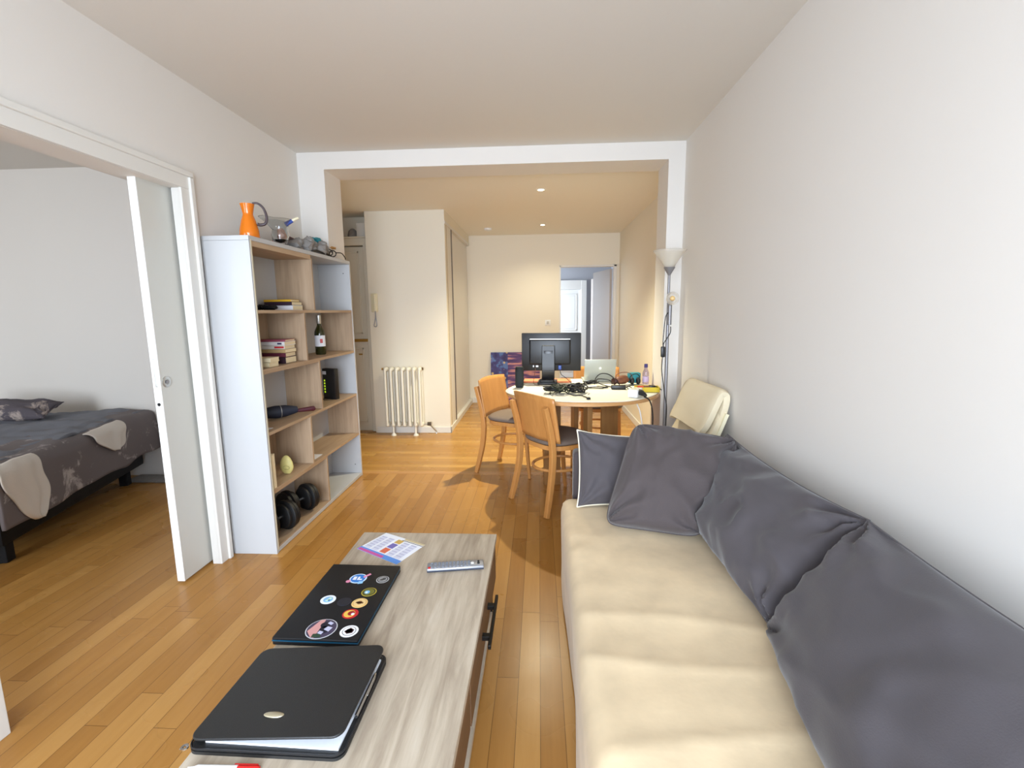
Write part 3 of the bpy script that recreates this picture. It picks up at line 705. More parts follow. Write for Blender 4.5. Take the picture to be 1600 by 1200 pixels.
# laptop with stickers (closed)
e = thing('laptop', (-.632, 1.388, TH), 'closed black laptop covered in round stickers on the coffee table', 'laptop', rz=-.015)
lw, ll = .125, .20
b = B().box(-lw, lw, -ll, ll, .0, .014, .004); b.build('base', M['laptop_black'], e)
b = B().box(-lw - .0005, lw + .0005, -ll - .0005, ll, .012, .0155, .001); b.build('blue_rim', M['laptop_blue'], e)
b = B().box(-lw, lw, -ll, ll, .0155, .024, .003); b.build('lid', M['laptop_black'], e)
LZ = .0241
def disc(b, cx, cy, r, z, n=28, sx=1., sy=1., th=.0004):
    b.prism([(cx + r * sx * math.cos(2 * PI * k / n), cy + r * sy * math.sin(2 * PI * k / n)) for k in range(n)], z, z + th)
def sticker(wx, wy, r, layers, lab=None):
    r *= 1.17
    """layers: (colour, fn(b,z)) drawn over one another"""
    cx, cy = wx + .632, wy - 1.388
    b = B(); mats = []; z = LZ - .0002
    for i, (c, fn) in enumerate(layers):
        b.m = i; mats.append(stk(c)); fn(b, cx, cy, z, r); z += .00045
    o = b.build('sticker', mats, e, False)
    if lab: o['label'] = lab
D = lambda f, ox=0., oy=0., sx=1., sy=1.: (lambda b, x, y, z, r: disc(b, x + ox * r, y + oy * r, r * f, z, 26, sx, sy))
def P(poly): return lambda b, x, y, z, r: b.prism([(x + px * r, y + py * r) for px, py in poly], z, z + .0004)
def MULTI(*fs):
    def g(b, x, y, z, r):
        for f in fs: f(b, x, y, z, r)
    return g
W_, K_ = (232, 232, 236), (26, 26, 30)
# blue round emblem with pink ribbon
sticker(-.628, 1.497, .024, [((210, 228, 244), D(1.05)), ((44, 120, 200), D(.88)), (W_, MULTI(P([(-.6, -.35), (-.2, -.35), (-.2, .35), (-.6, .35)]), P([(-.05, -.35), (.55, -.35), (.55, -.1), (.2, -.1), (.2, .35), (-.05, .35)]))), ((224, 140, 170), MULTI(P([(.7, .1), (1.35, .9), (1.1, 1.15), (.5, .35)]), D(.28, -.95, -.75))), ((150, 200, 235), P([(.4, -1.25), (.95, -1.1), (.9, -.6), (.35, -.7)]))], 'blue round sticker with pink ribbon')
sticker(-.541, 1.495, .0185, [((190, 190, 190), D(1.)), (K_, D(.88)), ((150, 150, 150), D(.72)), ((60, 60, 60), MULTI(D(.3, .2, .1), P([(-.5, -.3), (0, -.4), (.3, -.2), (-.2, .1)])))], 'black and grey round sticker')
sticker(-.561, 1.42, .021, [((176, 160, 50), D(1.)), (K_, D(.86)), ((110, 108, 40), D(.72)), ((120, 180, 220), D(.36, -.2, -.1)), (W_, D(.16, -.25, -.2))], 'gold-ringed black round sticker')
sticker(-.569, 1.36, .0215, [((226, 190, 120), D(1.)), ((200, 150, 90), D(.82)), ((226, 196, 136), D(.76)), ((130, 84, 50), MULTI(D(.34), P([(-.5, -.1), (.5, -.15), (.45, .1), (-.45, .15)])))], 'tan round sticker')
sticker(-.576, 1.305, .0205, [((190, 30, 40), D(1.)), ((226, 190, 80), D(.72, -.12, 0)), ((150, 20, 30), D(.45, .1, .05)), (W_, D(.22, .35, -.1))], 'red and yellow round sticker')
sticker(-.677, 1.372, .0205, [((236, 240, 246), D(1.)), ((130, 180, 220), D(.62)), ((200, 230, 210), P([(-.3, -.35), (.1, -.45), (.45, .3), (.1, .5), (-.1, 0)])), ((60, 90, 130), D(.14, .2, -.2))], 'white and pale blue round sticker')
sticker(-.62, 1.363, .019, [((30, 34, 46), D(1.)), ((24, 27, 38), D(.8))], 'dark navy round sticker')
sticker(-.632, 1.232, .038, [((200, 202, 206), D(1.)), ((70, 62, 84), D(.94)), ((206, 150, 146), P([(-.82, -.3), (-.35, -.86), (-.1, -.9), (-.1, .9), (-.42, .84)])), ((40, 66, 46), P([(-.3, -.88), (.3, -.86), (.2, -.5), (-.3, -.55)])), ((26, 24, 40), MULTI(D(.34, .25, -.1), D(.3, .1, .35))), ((190, 190, 214), MULTI(P([(.2, -.1), (.6, -.3), (.7, .1), (.35, .2)]), P([(-.05, -.5), (.25, -.6), (.3, -.35), (.0, -.25)]), P([(.2, .5), (.5, .35), (.6, .55), (.3, .7)])))], 'large oval picture sticker in purple and pink')
sticker(-.547, 1.226, .0225, [((238, 238, 240), D(1.)), ((60, 50, 56), D(.74)), ((238, 238, 240), D(.68)), ((60, 30, 36), MULTI(D(.36), P([(-.5, -.1), (-.1, -.5), (.45, -.3), (.5, .2), (0, .5)])))], 'white round sticker with dark red figure')

# leather zip folder
e = thing('zip_folder', (-.585, 1.0, TH), 'black leatherette zip folder lying open-edged on the coffee table', 'folder', rz=-.01)
def rrect(w, h, r, n=6):
    out = []
    for cx, cy, a0 in ((w - r, h - r, 0), (-w + r, h - r, PI / 2), (-w + r, -h + r, PI), (w - r, -h + r, 1.5 * PI)):
        for k in range(n + 1): a = a0 + k * PI / 2 / n; out.append((cx + r * math.cos(a), cy + r * math.sin(a)))
    return out
b = B().prism(rrect(.172, .150, .022), .0, .007); b.prism(rrect(.168, .146, .02), .006, .012); b.build('bottom_cover', M['black_leather'], e)
b = B(); b.prism([(-.14, -.132), (.158, -.136), (.160, .128), (-.14, .13)], .0115, .0165); b.build('paper_sheets', M['paper'], e, False)
b = B().prism(rrect(.172, .144, .024), 0, .006)
for v in b.bm.verts: v.co = ry(math.radians(-4.2)) @ v.co; v.co += Vector((-.004, .006, .026)) ; v.co.z += max(0, (-v.co.y)) * .03
bb = b.build('top_cover', M['black_leather'], e, ang=50)
md = bb.modifiers.new('bev', 'BEVEL'); md.width = .002; md.segments = 2
b = B(); b.blob((0, 0, 0), .024, .0085, .003, 0, 0)
for v in b.bm.verts: v.co += Vector((-.015, -.078, .0355))
b.build('metal_badge', simple('champagne_metal', (206, 198, 170), .3, .8), e)
b = B(); b.tube([(p[0], p[1], .0125) for p in rrect(.171, .149, .022)], .0022, 6, True); b.build('zip', M['black_plastic'], e)
b = B(); b.lathe([(.004, -.001), (.008, -.001), (.008, .002), (.004, .002)], (-.175, -.148, .014), 14); b.box(-.185, -.176, -.152, -.147, .010, .013, .001); b.build('zip_pull', M['chrome'], e)
b = B(); b.tube([(.165, -.06, .021), (.166, .06, .021)], .0045, 10); b.tube([(.1655, .06, .021), (.1657, .072, .021)], [.0045, .0025], 10); b.box(.168, .171, .0, .055, .0195, .0225, .0008)
o = b.build('ballpoint_pen', M['chrome'], None); o.location = (-.585, 1.0, TH); tag(o, 'silver ballpoint pen clipped along the right edge of the black folder', 'pen')
# red-white pen
e = thing('marker_pen', (-.652, .818, TH), 'white pen with a red cap beside the black folder', 'pen', rz=.02)
b = B(); b.tube([(-.075, 0, .0065), (-.062, 0, .0065), (-.055, 0, .0065), (.03, 0, .0065)], [.0015, .003, .006, .0065], 14); b.build('barrel', M['white_plastic'], e)
b = B(); b.tube([(.03, 0, .0065), (.072, 0, .0065), (.075, 0, .0065)], [.0062, .0068, .0055], 14); b.box(.02, .07, .005, .0085, .007, .011, .001); b.build('cap', M['red'], e)
# remote
e = thing('remote_control', (-.309, 1.618, TH), 'slim silver grey television remote on the coffee table', 'remote control', rz=.16)
b = B().box(-.103, .103, -.024, .024, .002, .016, .004); b.box(.05, .1, -.018, .018, 0, .004); b.box(-.1, -.05, -.018, .018, 0, .004); b.build('body', M['remote_grey'], e)
b = B()
for i in range(11):
    for j in range(4):
        b.box(-.09 + i * .0135, -.081 + i * .0135, -.017 + j * .0098, -.0105 + j * .0098, .0155, .0178, .0006)
bt = b.build('buttons', simple('grey_rubber_keys', (120, 124, 132), .6), e, False)
b = B(); b.lathe([(0, 0), (.005, 0), (.005, .002), (0, .002)], (-.094, -.016, .0158), 12); b.build('power_button', M['red'], e)
b = B(); b.lathe([(0, 0), (.006, 0), (.006, .0025), (0, .003)], (.062, .0, .0158), 12); b.build('white_button', M['white_plastic'], e)
b = B(); b.lathe([(0, 0), (.005, 0), (.005, .0025), (0, .003)], (.084, -.004, .0158), 12); b.lathe([(0, 0), (.004, 0), (.004, .0025), (0, .003)], (.084, .01, .0158), 12); b.build('dark_button', M['black_plastic'], e)
b = B().box(-.102, .102, -.025, -.0235, .003, .008); b.build('underside_strip', M['navy'], e, False)
# leaflet calendar
e = thing('calendar_sheet', (-.597, 1.765, TH), 'printed calendar sheet with blue and pink border on the coffee table', 'calendar')
q = [Vector((-.655, 1.888)), Vector((-.462, 1.788)), Vector((-.534, 1.634)), Vector((-.729, 1.748))]  # top-left, top-right, bottom-right, bottom-left
def LF(u, v):  # u across, v down, 0..1
    a = q[0].lerp(q[1], u); c = q[3].lerp(q[2], u); return a.lerp(c, v)
def LP(b, u0, u1, v0, v1, z): b.prism([(p.x, p.y) for p in (LF(u0, v0), LF(u1, v0), LF(u1, v1), LF(u0, v1))][::-1], z, z + .0003)
b = B(); LP(b, 0, 1, 0, 1, TH + .0004); b.build('sheet', M['paper'], e, False, True)
b = B(); LP(b, 0, 1, .84, 1, TH + .0008); b.build('blue_band', stk((96, 150, 226)), e, False, True)
b = B(); LP(b, .02, .62, .9, .99, TH + .0012); b.build('pink_band', stk((206, 90, 160)), e, False, True)
b = B(); LP(b, .52, 1, .0, .07, TH + .0008); b.build('tan_band', stk((206, 190, 150)), e, False, True)
b = B(); LP(b, .5, 1, .09, .11, TH + .0008); b.build('dark_line', stk((70, 56, 60)), e, False, True)
for (v0, v1, c) in ((.12, .30, (206, 170, 90)), (.33, .55, (120, 110, 180)), (.58, .8, (220, 110, 80))):
    b = B(); LP(b, .42, .56, v0, v1, TH + .0008); b.build('picture_block', stk(c), e, False, True)
for u0 in (.04, .22, .60, .78):
    b = B(); LP(b, u0, u0 + .14, .16, .82, TH + .0008); b.build('date_column', stk((214, 216, 232)), e, False, True)
    for i in range(6):
        b = B(); LP(b, u0 + .01, u0 + .13, .185 + i * .105, .215 + i * .105, TH + .0012); b.build('date_row', stk((182, 184, 208)), e, False, True)

# ------------------------------------------------------------------ sofa
SH = .40
e = thing('sofa', (.58, 1.4, 0), 'long grey-slipcovered sofa along the right wall', 'sofa')
b = B().box(.15, .99, .2, 2.38, .06, .30, .02); b.build('base', M['grey_slip'], e, True, True)
b = B().box(.125, .95, .2, 2.385, .29, SH - .012, .03, seg=4); b.build('seat_cushion', M['grey_slip'], e, True, True)
b = B().box(.93, 1.0, .2, 2.42, .06, .655, .035, seg=4); b.build('backrest', M['grey_slip'], e, True, True)
b = B().box(.175, 1.0, 2.385, 2.48, .06, .63, .02, seg=3); b.build('armrest', M['grey_cloth_dark'], e, True, True)
for x in (.2, .9):
    for y in (.25, 2.4): b = B().box(x, x + .05, y, y + .05, 0, .06); b.build('foot', M['black_plastic'], e, False, True)
# beige throw: over the seat and down the front
def throwf(u, v):
    y = .22 + v * 2.15
    # profile in x-z
    L1, L2 = .62, .36
    s = u * (L1 + L2); r = .05
    nz = noise.noise(Vector((s * 3, y * 2.2, 0))) * .006 + noise.noise(Vector((s * 9, y * 6, 3))) * .0025
    fold = .010 * math.sin(y * 5.2 + 1.2 * noise.noise(Vector((y * 2, 5, 0))))
    x0 = .112
    if s < L1 - r: x, z, nx, nzv = x0 + r + (L1 - r - s), SH, 0, 1
    elif s < L1 + r * .57:
        a = (s - (L1 - r)) / (r * 1.57) * PI / 2
        x, z, nx, nzv = x0 + r - r * math.sin(a), SH - r + r * math.cos(a), -math.sin(a), math.cos(a)
    else:
        d = s - (L1 + r * .57); x, z, nx, nzv = x0 + fold * min(1, d * 4) + .01 * d, SH - r - d, -1, 0
    # near-end rounding at far corner
    ey = max(0, (y - 2.27) / .1); z2 = z - .03 * ey * ey if nzv > .5 else z
    if nzv < .5: x += .025 * ey * ey
    z2 += .004 if nzv > .5 else 0
    return Vector((x + nx * nz, y, z2 + nzv * nz * 1.3 + ((.003 * math.sin(y * 9) * (.5 + .5 * math.sin(s * 7)) + .007 * (1 - abs(noise.noise(Vector((y * 3.1, s * .9, 7))))) ** 9) if nzv > .5 else 0)))
b = B().surf(throwf, 60, 130)
o = b.build('throw_blanket', M['throw'], smooth=True, solid=.012, ang=80); tag(o, 'beige plush throw covering the sofa seat and front', 'blanket')

def pillow(name, mat, C, T, label, cat='cushion', group=None, n=46, seed=0, pinch=.05, wr=.012, pipe=None, sag=0., folds=5., expo=.42, front=1., back=.6, ears=.0, base=None):
    """C: bottom-left, bottom-right, top-right, top-left corners (seen from the front); T thickness"""
    C = [Vector(c) for c in C]
    cen = sum(C, Vector()) / 4
    nrm = ((C[1] - C[0] + C[2] - C[3]).cross(C[3] - C[0] + C[2] - C[1])).normalized()
    W = ((C[1] - C[0]).length + (C[2] - C[3]).length) / 2; Hh = ((C[3] - C[0]).length + (C[2] - C[1]).length) / 2
    def pos(u, v, side):
        uu = u * (1 - pinch * (1 - v * v)); vv = v * (1 - pinch * (1 - u * u))
        if ears:
            k = (abs(u) * abs(v)) ** 6 * ears; uu *= 1 + k; vv *= 1 + k
        a, c = (uu + 1) / 2, (vv + 1) / 2
        p = C[0].lerp(C[1], a).lerp(C[3].lerp(C[2], a), c)
        t = max(0., (1 - u ** 2) * (1 - v ** 2)) ** expo
        lowb = 1 - .28 * v   # filling settles low
        d = T * .5 * t * lowb * (front if side > 0 else back)
        w = 0
        for i, (cu, cv) in enumerate(((-1, -1), (1, -1), (1, 1), (-1, 1))):
            du, dv = (u - cu) * W, (v - cv) * Hh
            r = math.hypot(du, dv) + 1e-4; an = math.atan2(dv, du)
            w += 1.5 * math.sin(an * folds * 2 + seed + i * 1.7 + 2 * noise.noise(Vector((r * 4, an, seed)))) * math.exp(-((r - .13) / .2) ** 2)
        w2 = noise.noise(Vector((u * 2.2 + seed, v * 2.2, seed * 1.3 + side))) + .5 * noise.noise(Vector((u * 5 + seed, v * 3.5, seed + side)))
        ridge = (1 - abs(noise.noise(Vector((u * 2.6 + seed * 2, v * 1.7 - seed, side * 2.2))))) ** 5
        edge = min(1, 3 * t)
        d += (wr * w * .7 + wr * 1.1 * w2 + wr * .9 * (ridge - .4)) * edge
        p = p + nrm * d * side
        p.z -= sag * (1 - u * u) * max(0, v) ** 2
        return p
    b = B(); V = {}
    for side in (1, -1):
        for i in range(n + 1):
            for j in range(n + 1):
                u, v = -1 + 2 * i / n, -1 + 2 * j / n
                # cluster to edges
                u = math.sin(u * PI / 2); v = math.sin(v * PI / 2)
                eg = i in (0, n) or j in (0, n)
                if side < 0 and eg: V[(side, i, j)] = V[(1, i, j)]
                else: V[(side, i, j)] = b.bm.verts.new(pos(u, v, side))
        for i in range(n):
            for j in range(n):
                q = [V[(side, i, j)], V[(side, i + 1, j)], V[(side, i + 1, j + 1)], V[(side, i, j + 1)]]
                b.bm.faces.new(q if side > 0 else q[::-1])
    rim = [V[(1, i, 0)].co.copy() for i in range(n)] + [V[(1, n, j)].co.copy() for j in range(n)] + [V[(1, i, n)].co.copy() for i in range(n, 0, -1)] + [V[(1, 0, j)].co.copy() for j in range(n, 0, -1)]
    base = Vector((cen.x, cen.y, min(v.co.z for v in b.bm.verts)))
    e = thing(name, base, label, cat, group)
    b.build('cushion_body', mat, e, True, True, ang=75)
    b2 = B(); b2.tube(rim, .005 if pipe else .0035, 6, True); b2.build('piping' if pipe else 'seam', pipe or mat, e, True, True)
    return e
gc = 'grey cushions on the sofa'
# small piped cushion at far end
pillow('cushion', M['grey_cloth'], [(.185, 2.19, .425), (.56, 2.22, .42), (.55, 2.36, .715), (.195, 2.35, .75)], .13, 'small grey cushion with cream piping leaning on the far sofa arm', group=gc, seed=3, pipe=M['piping'], wr=.008, pinch=.045, ears=.03, expo=.38)
# square cushion
pillow('cushion', M['grey_cloth_dark'], [(.275, 1.985, .425), (.66, 1.86, .43), (.90, 2.13, .77), (.44, 2.20, .835)], .21, 'large square grey cushion leaning in the far sofa corner', group=gc, seed=8, wr=.016, pinch=.015, ears=-.09, expo=.36)
# back cushions
pillow('back_cushion', M['grey_cloth'], [(.665, 1.96, .43), (.675, 1.28, .425), (.895, 1.28, .775), (.90, 2.28, .755)], .27, 'slumped grey back cushion in the middle of the sofa', group=gc, seed=14, wr=.02, pinch=.03, sag=.02, folds=4.5, front=.8)
pillow('back_cushion', M['grey_cloth'], [(.66, 1.30, .425), (.50, .42, .42), (.87, .42, .79), (.885, 1.27, .78)], .26, 'nearest and largest grey back cushion on the sofa', group=gc, seed=25, wr=.015, pinch=.03, sag=.01, folds=4., front=.85)

# ------------------------------------------------------------------ dining chairs
def make_chair():
    e = empty('dining_chair', (0, 0, 0))
    # seat frame ring
    def outline(s, n=40):
        out = []
        for k in range(n):
            a = 2 * PI * k / n; c, d = math.cos(a), math.sin(a)
            r = 1 / (abs(c) ** 3.2 + abs(d) ** 3.2) ** (1 / 3.2)
            out.append((c * r * .205 * s * (1 + .06 * d), d * r * .205 * s))
        return out
    b = B().prism(outline(1.), .425, .455); b.build('seat_frame', M['beech'], e, ang=30)
    # cushion
    b = B()
    o1 = outline(1.03)
    rings = [(0.93, .456), (1.0, .462), (1.02, .472), (.99, .484), (.9, .492), (.6, .496), (.3, .497)]
    vs = [[b.bm.verts.new((x * s, y * s, z)) for x, y in o1] for s, z in rings]
    for A, C in zip(vs[:-1], vs[1:]):
        for k in range(len(A)): b.bm.faces.new((A[k], A[(k + 1) % len(A)], C[(k + 1) % len(A)], C[k]))
    b.bm.faces.new(vs[-1]); b.bm.faces.new(vs[0][::-1]); b.build('seat_cushion', M['seat_grey'], e, ang=70)
    # rear legs with posts
    for s in (-1, 1):
        pts = cat_rom([(s * .21, -.275, 0), (s * .20, -.245, .12), (s * .19, -.215, .27), (s * .188, -.205, .42), (s * .188, -.222, .55), (s * .188, -.247, .65), (s * .188, -.27, .735)], 4)
        n = len(pts)
        b = B().strip(pts, .036, [.030 + .010 * math.sin(PI * i / n) for i in range(n)], (1, 0, 0)); o = b.build('rear_leg', M['beech'], e, False)
        md = o.modifiers.new('bev', 'BEVEL'); md.width = .005; md.segments = 2
    for s in (-1, 1):
        pts = cat_rom([(s * .165, .20, 0), (s * .17, .185, .2), (s * .165, .165, .43)], 4); n = len(pts)
        b = B().strip(pts, [.022 + .010 * i / n for i in range(n)], [.022 + .010 * i / n for i in range(n)], (1, 0, 0)); o = b.build('front_leg', M['beech'], e, False)
        md = o.modifiers.new('bev', 'BEVEL'); md.width = .004; md.segments = 2
    # curved back panel
    def bp(th):
        def f(u, v):
            x = -.225 + .45 * u; z = .49 + .30 * v + .012 * (1 - (2 * u - 1) ** 2) * v
            y = -.19 - .055 * v - .035 * (1 - (x / .225) ** 2) + .02 + th
            return Vector((x, y, z))
        return f
    b = B().surf(bp(0), 20, 10); b.build('back_panel', M['beech'], e, True, solid=.012, ang=60)
    # hoop stretcher
    b = B(); N = 40
    pts = [(math.cos(2 * PI * k / N) * .168 * (1 + .02 * math.sin(2 * PI * k / N)), math.sin(2 * PI * k / N) * .185 - .01, .27) for k in range(N)]
    b.tube(pts, .0105, 8, True); b.build('hoop_stretcher', M['beech'], e)
    return e
ch = make_chair(); ch.location = (.138, 3.315, 0); ch.rotation_euler.z = math.radians(-53)
gch = 'bentwood chairs around the dining table'
tag(ch, 'beech bentwood chair nearest the sofa, its back to the camera', 'chair', gch)
c2 = copy_tree(ch); c2.location = (-.20, 3.965, 0); c2.rotation_euler.z = math.radians(-113); tag(c2, 'beech bentwood chair at the left end of the table beside the black speaker', 'chair', gch)
c3 = copy_tree(ch); c3.location = (.565, 4.52, 0); c3.rotation_euler.z = PI; tag(c3, 'beech bentwood chair on the far side behind the silver laptop', 'chair', gch)

# ------------------------------------------------------------------ round table
RX, RY, RR, RH = .32, 3.64, .56, .75
EL = 1.025
e = thing('round_table', (RX, RY, 0), 'round beech dining table with a pedestal of board legs', 'table')
b = B().lathe([(0, RH - .028), (RR - .02, RH - .028), (RR, RH - .022), (RR, RH - .006), (RR - .006, RH), (0, RH)], n=72)
for v in b.bm.verts: v.co.x *= EL
b.build('table_top', M['beech_edge'], e)
for k in range(4):
    a = math.radians(8 + 90 * k); R_ = rz(a)
    b = B().box(.16, .29, -.018, .018, 0, RH - .028, .003)
    for v in b.bm.verts: v.co = R_ @ v.co
    b.build('board_leg', M['dark_beech'], e, False)
b = B(); b.box(-.2, .2, -.02, .02, RH - .09, RH - .03); b.box(-.02, .02, -.2, .2, RH - .09, RH - .03); b.build('cross_beam', M['dark_beech'], e, False)
b = B(); N = 80
def clothf(u, v):
    a = 2 * PI * u; r = v * (RR - .012 - .012 * math.sin(a * 3 + 1) - .008 * math.sin(a * 7))
    w = .002 * abs(noise.noise(Vector((math.cos(a) * r * 9, math.sin(a) * r * 9, 0))))
    return Vector((RX + EL * r * math.cos(a), RY + r * math.sin(a), RH + .0025 + w))
b.surf(lambda u, v: clothf(u, max(v, .001)), N, 20, True)
o = b.build('tablecloth', M['tablecloth'], solid=.002, ang=70); tag(o, 'wrinkled white cloth covering the round dining table', 'tablecloth')
TC = RH + .0055
# monitor
e = thing('computer_monitor', (.10, 3.97, TC), 'black computer monitor seen from behind on the round table', 'monitor', rz=math.radians(-3))
b = B().box(-.245, .245, -.006, .022, .10, .415, .006); b.build('screen_housing', M['black_plastic'], e)
b = B().box(-.18, .16, -.04, -.004, .155, .365, .014, seg=3); b.build('rear_bulge', M['black_plastic'], e)
b = B().box(-.176, .156, -.0405, -.028, .362, .367, .001); b.build('vent_strip', M['silver'], e, False)
b = B().box(-.235, .235, .021, .024, .115, .405); b.build('display_panel', M['black_matte'], e, False)
b = B().strip(cat_rom([(-.022, -.065, .315), (-.022, -.07, .2), (-.022, -.072, .10), (-.024, -.05, .035), (-.03, -.02, .012)], 5), .105, .022, (1, 0, 0)); o = b.build('stand_neck', M['black_plastic'], e, False); md = o.modifiers.new('bev', 'BEVEL'); md.width = .005; md.segments = 2
b = B().box(-.06, .016, -.079, -.07, .2, .275, .003); b.build('stand_plate', simple('charcoal_plate', (46, 46, 50), .3), e)
b = B().box(-.11, .05, -.12, .09, 0, .018, .006); b.box(-.095, .03, -.11, -.03, .01, .04, .012, seg=3); b.build('stand_foot', M['black_plastic'], e)
b = B().box(-.15, -.14, -.043, -.036, .135, .15); b.box(-.125, -.105, -.043, -.036, .135, .15); b.build('socket_label', M['paper'], e, False)
b = B().box(.06, .085, -.05, -.03, .115, .15, .003); b.build('video_plug', M['blue'], e)
# speaker
e = thing('portable_speaker', (-.155, 3.72, TC), 'black cylindrical speaker standing at the left of the table', 'speaker')
b = B().lathe([(0, 0), (.026, 0), (.031, .006), (.0335, .03), (.0335, .14), (.031, .158), (.028, .164), (0, .16)], n=28); b.build('speaker_body', simple('speaker_mesh', (30, 36, 38), .8, bump=.4, bscale=700), e)
b = B().lathe([(.0335, .02), (.035, .022), (.035, .026), (.0335, .028)], n=28); b.lathe([(.0335, .142), (.035, .144), (.035, .148), (.0335, .15)], n=28); b.build('rim_band', M['black_rubber'], e)
# silver laptop open facing away from the camera
e = thing('open_laptop', (.505, 4.02, TC), 'open silver laptop showing its lid on the round table', 'laptop', rz=math.radians(2))
b = B().box(-.13, .13, -.0, .2, .002, .014, .004); b.build('keyboard_base', M['lap_silver'], e)
b = B().box(-.13, .13, -.004, .004, 0, .188, .003)
for v in b.bm.verts: v.co = rx(math.radians(17)) @ v.co; v.co += Vector((0, 0, .012))
b.build('lid', M['lap_silver'], e)
b = B(); b.blob((0, 0, 0), .011, .0015, .012, 0, 0)
for v in b.bm.verts: v.co = rx(math.radians(17)) @ (v.co + Vector((.0, -.0045, .11))); v.co += Vector((0, 0, .012))
b.build('lid_emblem', M['white_plastic'], e)
# orange folder under monitor
b = B().box(-.13, .27, 3.9 + .06, 4.13, TC, TC + .012, .002); o = b.build('orange_folder', simple('orange_card', (226, 130, 84), .6)); tag(o, 'orange card folder under the monitor stand', 'folder')
# cables
def tangle(cx, cy, r, n, seed, rad, mat, name, label, h=.03, ell=1.):
    rnd = random.Random(seed); P_ = []
    a = rnd.random() * 6
    for i in range(n):
        a += rnd.uniform(.7, 2.2); rr = r * rnd.uniform(.25, 1.)
        P_.append((cx + rr * math.cos(a), cy + rr * ell * math.sin(a), TC + rad + rnd.random() * h))
    b = B().tube(cat_rom(P_, 6), rad, 6); o = b.build(name, mat); tag(o, label, 'cable', 'cables on the round table'); return o
tangle(.12, 3.44, .10, 40, 1, .0045, M['black_rubber'], 'cable', 'black cable bundle heaped left in front of the monitor', .055, .8)
tangle(.14, 3.42, .09, 30, 9, .0035, M['cable_green'], 'cable', 'dark green cable coil within the heap in front of monitor', .065, .9)
tangle(.27, 3.46, .10, 34, 2, .005, M['black_rubber'], 'cable', 'thick black cable heap right of the monitor foot', .06, .8)
tangle(.20, 3.70, .13, 18, 4, .003, M['black_rubber'], 'cable', 'thin black cable loops just before the monitor foot', .015, .5)
tangle(.42, 3.84, .09, 16, 5, .0035, M['black_rubber'], 'cable', 'black cable pile at the laptop left corner', .03, .5)
tangle(.44, 3.66, .13, 12, 6, .003, M['black_rubber'], 'cable', 'loose grey-black cable loops in front of the laptop', .006, .4)
tangle(.40, 3.74, .14, 12, 16, .003, M['white_plastic'], 'cable', 'white charging cable looping in front of the laptop', .006, .4)
b = B().tube(cat_rom([(.44, 3.80, TC + .01), (.45, 3.8, TC + .06), (.49, 3.8, TC + .095), (.55, 3.79, TC + .09), (.60, 3.78, TC + .05), (.63, 3.76, TC + .006), (.55, 3.7, TC + .006), (.46, 3.75, TC + .03), (.47, 3.82, TC + .05), (.56, 3.82, TC + .04), (.58, 3.8, TC + .01)], 6), .004, 7)
tag(b.build('cable', M['black_rubber']), 'stiff black cable arching up in front of the silver laptop', 'cable', 'cables on the round table')
b = B().tube(cat_rom([(.17, 3.915, TC + .115), (.18, 3.88, TC + .08), (.21, 3.85, TC + .06), (.25, 3.75, TC + .03), (.23, 3.6, TC + .04), (.24, 3.5, TC + .03)], 6), .0025, 6)
tag(b.build('cable', M['navy']), 'thin blue cable hanging from the back of the monitor', 'cable', 'cables on the round table')
b = B().tube(cat_rom([(-.03, 3.92, TC + .13), (-.04, 3.9, TC + .06), (-.045, 3.86, TC + .01), (.0, 3.78, TC + .005)], 6), .002, 6)
tag(b.build('cable', M['brown']), 'thin brown cable dropping from the left of the monitor', 'cable', 'cables on the round table')
b = B().tube(cat_rom([(.2, 3.38, TC + .01), (.24, 3.29, TC + .01), (.27, 3.28, TC + .012), (.3, 3.3, TC + .006), (.33, 3.22, TC + .006)], 6), .004, 6); b.box(.32, .345, 3.19, 3.225, TC, TC + .011, .002)
tag(b.build('cable', M['black_matte']), 'black plug lead ending near the front table edge', 'cable', 'cables on the round table')
# power brick with lead
e = thing('power_brick', (.60, 3.62, TC), 'black laptop power brick on the right of the tablecloth', 'charger', rz=-.1)
b = B().box(-.055, .055, -.022, .022, 0, .03, .006); b.build('brick', M['black_plastic'], e)
b = B().tube(cat_rom([(.055, 0, .015), (.08, .01, .02), (.1, -.02, .01), (.08, -.05, .006), (.06, -.04, .02), (.1, .0, .03), (.16, .03, .02), (.26, -.02, .03), (.3, -.1, .015)], 6), .0035, 6); b.build('lead', M['black_rubber'], e)
# shoes / toys: brown case, teal speaker, bottle
e = thing('brown_case', (.66, 3.83, TC), 'scuffed brown leather case lying on the table', 'case', rz=.5)
b = B().blob((0, 0, .04), .065, .036, .036, 2, .25, 2.); b.build('case_body', M['brown'], e)
b = B().lathe([(0, 0), (.026, 0), (.03, .012), (.024, .024), (0, .026)], (-.062, 0, .036), 18, ry(-PI / 2)); b.build('case_cap', simple('dark_brown_cap', (56, 24, 22), .4), e)
e = thing('headphones', (.765, 3.87, TC), 'teal headphones lying beside the clear bottle on the table', 'headphones', rz=.1)
b = B().box(-.05, .05, -.02, .03, .01, .095, .012, seg=3); b.build('headphone_pouch', M['teal'], e)
for s in (-1, 1):
    b = B().blob((s * .025, -.03, .03), .018, .02, .03, 1, .1); b.build('ear_pad', M['black_rubber'], e)
b = B().tube(cat_rom([(-.05, -.03, .03), (-.04, -.04, .07), (0, -.045, .09), (.03, -.04, .07), (.03, -.03, .04)], 6), .003, 6); b.build('cord', M['black_rubber'], e)
b = B().tube(cat_rom([(.60, 3.81, TC + .02), (.615, 3.82, TC + .08), (.66, 3.83, TC + .10), (.72, 3.83, TC + .095), (.745, 3.83, TC + .06)], 6), .003, 6)
